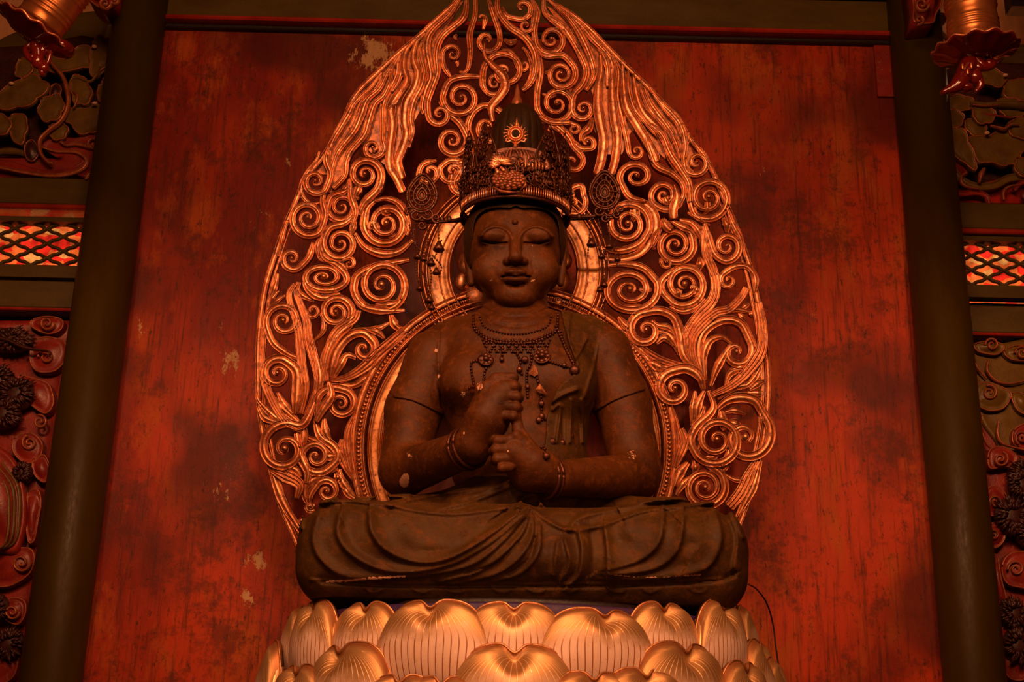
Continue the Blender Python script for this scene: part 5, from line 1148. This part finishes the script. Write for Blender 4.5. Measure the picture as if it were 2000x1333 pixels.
# peony boss at the centre
mb = MB(); pc = P(*g1(606, 578), -.245); ps = scl(pc)
for r_, n_, el in ((29, 15, .010), (24, 13, .014), (18, 11, .018), (12, 8, .022), (5, 4, .026)):
    for k in range(n_):
        t = 2*math.pi*k/n_+r_; mb.ball(pc+np.array([math.cos(t)*r_*ps, -el, math.sin(t)*r_*.62*ps]), (5.4*ps, .009, 4.6*ps), 12, 8)
mb.ball(pc, (30*ps, .014, 20*ps), 20, 10)
for pts in ([(520, 610), (560, 635), (600, 640), (650, 640)], [(690, 560), (700, 600), (670, 630)]): mb.tube([P(*g1(*q), -.25) for q in pts], (.004, .008, .003) if len(pts) == 3 else (.004, .008, .008, .003), 6)
mb.build('peony_boss', mottled('dull_copper', (.30, .09, .035), (.16, .04, .014), (.07, .018, .007), sc=40, rough=.4, metal=.5), cr)
# pendants on rods at both sides
def pendant(sg, c_uv, rod, Yp, curls, chains, rx=29, ry=36):
    mb = MB(); c = P(*c_uv, Yp); s_ = scl(c); 
    out = lambda t, k=1.: c+np.array([math.cos(t)*rx*k*s_, 0, (math.sin(t)*ry*k+max(0, math.sin(t))**6*10*k)*s_])
    A = np.linspace(0, 2*math.pi, 48)
    for k, r_ in ((1, .007), (.86, .005), (.58, .005), (.34, .008), (.2, .006)): mb.tube([out(t, k) for t in A], r_, 6)
    for k in range(14): t = 2*math.pi*k/14; mb.tube([out(t, .58), out(t+.12, .72), out(t, .86)], .0042, 5); mb.ball(out(t, 1.0), .009, 8, 6)
    for k in range(9): t = 2*math.pi*k/9; mb.tube([out(t, .34), out(t+.2, .46), out(t+.1, .58)], .0045, 5)
    n = len(A)
    V = [out(t, .62) for t in A]; V2 = [x+np.array([0, .006, 0]) for x in V]; mb.add(V+V2+[c, c+np.array([0, .006, 0])], [(i, (i+1) % n, 2*n) for i in range(n)]+[(i+n, (i+1) % n+n, 2*n+1) for i in range(n)]+[(i, (i+1) % n, (i+1) % n+n, i+n) for i in range(n)])
    for cu, cv, r_, a0, s2 in curls: mb.tube([P(a, b, Yp) for a, b in curl_pts(cu, cv, r_, a0, 1.2, s2, 18)], np.linspace(.0065, .004, 19), 6)
    mb.tube([P(a, b, y) for a, b, y in rod], np.linspace(.009, .006, len(rod)), 8)
    mb.tube([P(rod[0][0], rod[0][1]+6, rod[0][2]), P(rod[-1][0], rod[-1][1]+7, Yp)], .004, 6)
    for a, b in [(rod[0][0]*(1-t)+rod[-1][0]*t, rod[0][1]*(1-t)+rod[-1][1]*t) for t in (.3, .45, .6, .8, .95)]: mb.ball(P(a, b, Yp*.6+rod[0][2]*.4), (.012, .009, .015), 8, 6)
    p = mb.build('crown_pendant', M['bronze'], cr)
    for pts, bells in chains:
        m2 = MB(); q, _ = resample(np.array([P(a, b, Yp+.005) for a, b in catmull(pts, 5)]), .013)
        for x in q: m2.ball(x, (.0042, .0042, .0055), 6, 5)
        m2.tube(q, .0018, 4)
        for a, b, r_ in bells:
            o2 = P(a, b, Yp+.005); r_ *= s_; m2.lathe([(0, r_), (r_*.3, r_*.9), (r_*.55, r_*.3), (r_, -r_*.5), (r_*.8, -r_*.8), (0, -r_*.6)], o2, 12)
        m2.build('chain', M['bronze'], cr)
pendant(-1, (824, 382), [(905, 427, -.02), (880, 432, -.06), (855, 434, -.08), (812, 430, -.1)], -.10,
        [(812, 420, 12, 0, 1), (836, 418, 13, 3, -1), (852, 426, 10, 1, 1), (824, 440, 9, 0, 1), (800, 412, 9, 2, 1)],
        [([(812, 432), (808, 460), (815, 490), (812, 520), (820, 560)], [(815, 500, 8), (820, 562, 8)]), ([(834, 440), (836, 470), (826, 500), (842, 530), (838, 580)], [(842, 512, 9), (838, 585, 9)]), ([(856, 440), (857, 472)], [(857, 482, 12)]),
         ([(862, 470), (850, 500), (830, 512), (815, 500)], [(852, 530, 8)]), ([(845, 500), (862, 520), (858, 540)], []), ([(800, 440), (812, 480), (840, 500)], [(828, 505, 7)]), ([(824, 530), (834, 560), (842, 610)], [(843, 600, 7)])])
pendant(1, (1181, 376), [(1100, 424, -.02), (1130, 424, -.06), (1160, 423, -.08), (1205, 420, -.1)], -.10,
        [(1170, 412, 11, 0, 1), (1192, 412, 12, 3, -1), (1205, 418, 9, 1, 1), (1182, 426, 9, 0, 1), (1212, 410, 8, 2, 1)],
        [([(1154, 424), (1153, 450), (1150, 476), (1148, 500)], [(1155, 474, 10)]), ([(1190, 425), (1188, 450), (1192, 470), (1178, 500), (1180, 550)], [(1180, 555, 8)]), ([(1208, 425), (1212, 455), (1200, 480), (1206, 520)], [(1206, 505, 7)]),
         ([(1160, 470), (1175, 490), (1200, 488), (1212, 500)], [(1190, 480, 8)]), ([(1168, 430), (1176, 460), (1172, 490), (1184, 512)], [(1175, 500, 7)]), ([(1178, 540), (1176, 580), (1182, 620)], [(1172, 565, 7)])])

# ------------------------------------------------------------------ necklace
neck = MB()
def strandb(pts, r=.0058, step=.012, name=None, off=.006, mb=None):
    uv, _ = resample(catmull(pts, 6), step/.0021)
    for a, b in uv: (mb or neck).ball(hit(a, b, off), r, 7, 5)
q2 = lambda pts: [(720+x/3.173, 580+y/3.173) for x, y in pts]
for dz in (0, 14): strandb(q2([(650, 120+dz), (660, 190+dz), (730, 250+dz), (830, 275+dz), (910, 280+dz), (1000, 275+dz), (1090, 245+dz), (1160, 200+dz), (1170, 120+dz)]), .0062)
strandb(q2([(690, 130), (720, 190), (820, 225), (910, 235), (1000, 225), (1100, 190), (1130, 130)]), .005)
for i in range(9): x = 730+i*46; strandb(q2([(x-20, 270), (x, 315), (x+22, 270)]), .0058)
for i in range(8): x = 750+i*48; strandb(q2([(x-22, 310), (x, 350), (x+22, 310)]), .0052)
nk = neck.build('necklace', M['bronze'], statue)
def dangle(pts, ends=(), r=.006):
    mb = MB(); strandb(q2(pts), r, .012, mb=mb)
    for x, y, rr in ends: c = hit(720+x/3.173, 580+y/3.173, .012); rr *= .0021/1.; mb.ball(c, (rr, rr*.5, rr), 12, 8)
    mb.build('bead_string', M['bronze'], nk)
dangle([(730, 260), (735, 320), (740, 380), (715, 400), (640, 410), (640, 480), (650, 540), (625, 565)], [(700, 400, 9)])
dangle([(740, 340), (735, 420), (715, 480), (718, 520)]); dangle([(830, 320), (825, 390)], [(825, 395, 5)]); dangle([(900, 330), (940, 400), (930, 450), (950, 480)], [(968, 395, 7), (935, 455, 6)])
dangle([(1000, 330), (1010, 380), (1000, 430), (980, 480), (985, 620)], [(985, 560, 5)]); dangle([(1060, 290), (1070, 370), (1110, 400), (1180, 425), (1280, 450)], [(1210, 432, 5)])
dangle([(1160, 190), (1200, 280), (1230, 350), (1270, 430), (1310, 520), (1310, 620), (1320, 720), (1320, 780)], [(1270, 460, 10)], .0075); dangle([(1190, 220), (1215, 320), (1260, 400), (1300, 470), (1335, 560), (1330, 640)], [], .006)
dangle([(1040, 490), (1060, 560), (1070, 650), (1068, 740)], [(1068, 660, 6), (1068, 745, 6)]); dangle([(1060, 770), (1090, 760)], [(1050, 770, 6)])
dangle([(1065, 940), (1120, 915), (1190, 890), (1250, 855), (1290, 870), (1270, 960)], [(1130, 905, 8), (1235, 870, 8), (1190, 910, 6)]); dangle([(1090, 930), (1085, 990), (1110, 1000)], [(1090, 995, 6)])
def ornament(cx, cy, r):
    mb = MB()
    for k in range(8):
        t = 2*math.pi*k/8; mb.ball(hit(720+(cx+r*math.cos(t))/3.173, 580+(cy+r*.8*math.sin(t))/3.173, .012), (.013, .008, .011), 8, 6)
    ring = [hit(720+(cx+r*1.35*math.cos(t))/3.173, 580+(cy+r*1.1*math.sin(t))/3.173, .014) for t in np.linspace(0, 6.283, 24)]; mb.tube(ring, .004, 6)
    mb.ball(hit(720+cx/3.173, 580+cy/3.173, .016), .014, 10, 8); mb.build('flower_ornament', M['bronze'], nk)
ornament(725, 400, 30); ornament(1075, 380, 36)
def tassel(pts, m='copper'):
    h = [hit(*q, .014) for q in q2(pts)]; c = np.mean(h, 0)+np.array([0, -.012, 0]); V = h+[c]; n = len(h)
    V = V+[c+np.array([0, .016, 0])]; MB().add(V, [(i, (i+1) % n, n) for i in range(n)]+[(i, n+1, (i+1) % n) for i in range(n)]).build('leaf_pendant', M[m], nk, False)
tassel([(1025, 430), (1045, 450), (1055, 485), (1030, 500), (990, 480), (1010, 460)]); tassel([(1065, 540), (1085, 570), (1105, 602), (1060, 598), (1035, 575)]); tassel([(690, 530), (710, 545), (690, 595), (655, 575), (625, 570), (660, 565)], 'copper')

# ------------------------------------------------------------------ lotus pedestal
AX = P(1015, 1250, 0.)[0]; AY = 0.0; RP = .93
zt = P(1010, 1174, -.84)[2]
ped = empty('lotus_pedestal', (AX, AY, zfl), 'round lotus pedestal of pale gilded petals under the dark seated statue', 'pedestal')
MB().lathe([(0, zt-.42), (.78, zt-.42), (.82, zt-.30), (.835, zt-.06), (.84, zt-.012), (.83, zt-.004), (0, zt-.004)], (AX, AY, 0), 96).build('seed_drum', M['blue'], ped)
MB().lathe([(0, zt-.004), (.70, zt-.004), (.70, ZB-.012), (.69, ZB-.004), (0, ZB-.004)], (AX, AY-.0, 0), 96, mod=None).build('seat_plinth', M['black'], ped)
MB().lathe([(0, zfl), (.9, zfl), (.9, zfl+.3), (.7, zfl+.36), (.52, zfl+.9), (.5, zt-.8), (.60, zt-.62), (.80, zt-.42), (0, zt-.42)], (AX, AY, 0), 64).build('stem_base', M['gold_flat'], ped)
def petal(u_c, half, v_top, v_bot, R0, tip=.045, bulge=.05, tq=.90, skew=0., lean=0., name='lotus_petal'):
    # angle from the picture position of the centre at radius R0
    best = min(np.linspace(-1.75, 1.75, 1401), key=lambda a: abs(proj(np.array([[AX+R0*math.sin(a), AY-R0*math.cos(a), zt-.12]]))[0][0]-u_c))
    a = best; Yc = AY-R0*math.cos(a); ztp = P(u_c, v_top, Yc)[2]; zbt = P(u_c, v_bot, Yc)[2]; wa = half/R0
    ns, nt = 57, 57; V = []; Q_, T_, E_ = [], [], []
    for j in range(nt):
        t = j/(nt-1)
        for i in range(ns):
            s = 2*i/(ns-1)-1
            w_ = .90+.12*math.sin(math.pi*min(1, t/.62)/2) if t < .62 else 1.02-.10*((t-.62)/.38)**2
            top = max(.30, (1-min(1, abs(s))**3.6)**(1/2.6))-.10*math.exp(-((s-skew)/.13)**2); top = 1-(1-top)*.95
            ang = a+wa*s*w_; z = zbt+(ztp-zbt)*t*top
            r = R0+bulge*math.sin(math.pi*min(1, t*.98)**.8)*(1-.55*s*s)-.030*max(0, (t-.9)/.1)**2*(1-math.exp(-((s-skew)/.22)**2))-.02*s*s+lean*t
            dip = math.exp(-((s-skew)/.20)**2)*math.exp(-((t-.97)/.09)**2); r += tip*.2*dip
            r -= .040*math.exp(-((s-skew)/.26)**2)*math.exp(-((t-.93)/.13)**2)
            V.append((AX+r*math.sin(ang), AY-r*math.cos(ang), z))
            g = math.sqrt(max(1e-4, 1-(1-min(1, max(0, abs(tq+.03-t))/.50))**2)); Q_.append(5+(s-skew*(t > .5)*g*0)/max(.05, g) if abs(s) < 5 else 0); T_.append(t); E_.append(max(abs(s), t))
    n = ns*nt; B = [(AX+(math.hypot(x-AX, y-AY)-.014)*math.sin(math.atan2(x-AX, AY-y)), AY-(math.hypot(x-AX, y-AY)-.014)*math.cos(math.atan2(x-AX, AY-y)), z) for x, y, z in V]
    Fc = [(j*ns+i, j*ns+i+1, (j+1)*ns+i+1, (j+1)*ns+i) for j in range(nt-1) for i in range(ns-1)]; Fb = [tuple(n+x for x in f)[::-1] for f in Fc]
    bd = [i for i in range(ns)]+[j*ns+ns-1 for j in range(1, nt)]+[(nt-1)*ns+i for i in range(ns-2, -1, -1)]+[j*ns for j in range(nt-2, 0, -1)]; L = len(bd)
    Fr = [(bd[k], bd[k]+n, bd[(k+1) % L]+n, bd[(k+1) % L]) for k in range(L)]
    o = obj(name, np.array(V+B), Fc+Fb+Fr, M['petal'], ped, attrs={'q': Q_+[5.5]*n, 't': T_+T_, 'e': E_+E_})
    rim = [V[b] for b in bd[ns-1:ns-1+nt-1+ns-1+nt-1]]; rm = np.array(rim); MB().tube(rm, .0045, 6).build('petal_rim', M['gold_flat'], o if False else ped)
    return o
# top row, petals set back
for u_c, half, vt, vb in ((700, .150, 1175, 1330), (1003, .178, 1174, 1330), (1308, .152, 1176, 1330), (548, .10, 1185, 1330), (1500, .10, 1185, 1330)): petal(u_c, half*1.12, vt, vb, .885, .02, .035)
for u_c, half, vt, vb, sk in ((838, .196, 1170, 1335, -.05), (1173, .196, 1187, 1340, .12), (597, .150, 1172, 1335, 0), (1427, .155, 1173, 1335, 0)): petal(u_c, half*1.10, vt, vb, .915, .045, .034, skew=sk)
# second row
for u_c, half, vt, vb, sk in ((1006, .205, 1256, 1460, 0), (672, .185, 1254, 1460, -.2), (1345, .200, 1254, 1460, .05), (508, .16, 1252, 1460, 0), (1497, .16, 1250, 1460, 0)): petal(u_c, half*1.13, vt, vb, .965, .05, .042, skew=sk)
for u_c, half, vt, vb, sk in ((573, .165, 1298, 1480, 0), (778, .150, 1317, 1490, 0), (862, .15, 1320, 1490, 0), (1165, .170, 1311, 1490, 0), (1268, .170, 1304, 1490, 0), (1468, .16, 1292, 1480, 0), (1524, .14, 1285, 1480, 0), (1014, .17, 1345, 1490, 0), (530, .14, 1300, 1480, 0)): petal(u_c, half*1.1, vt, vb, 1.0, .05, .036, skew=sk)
for k in range(9):                             # the rest of the ring, round the back
    a = math.pi+(k-4)*.42
    pb = 'lotus_petal'
for m_ in [m_ for m_ in bpy.data.materials if m_.users == 0]: bpy.data.materials.remove(m_)
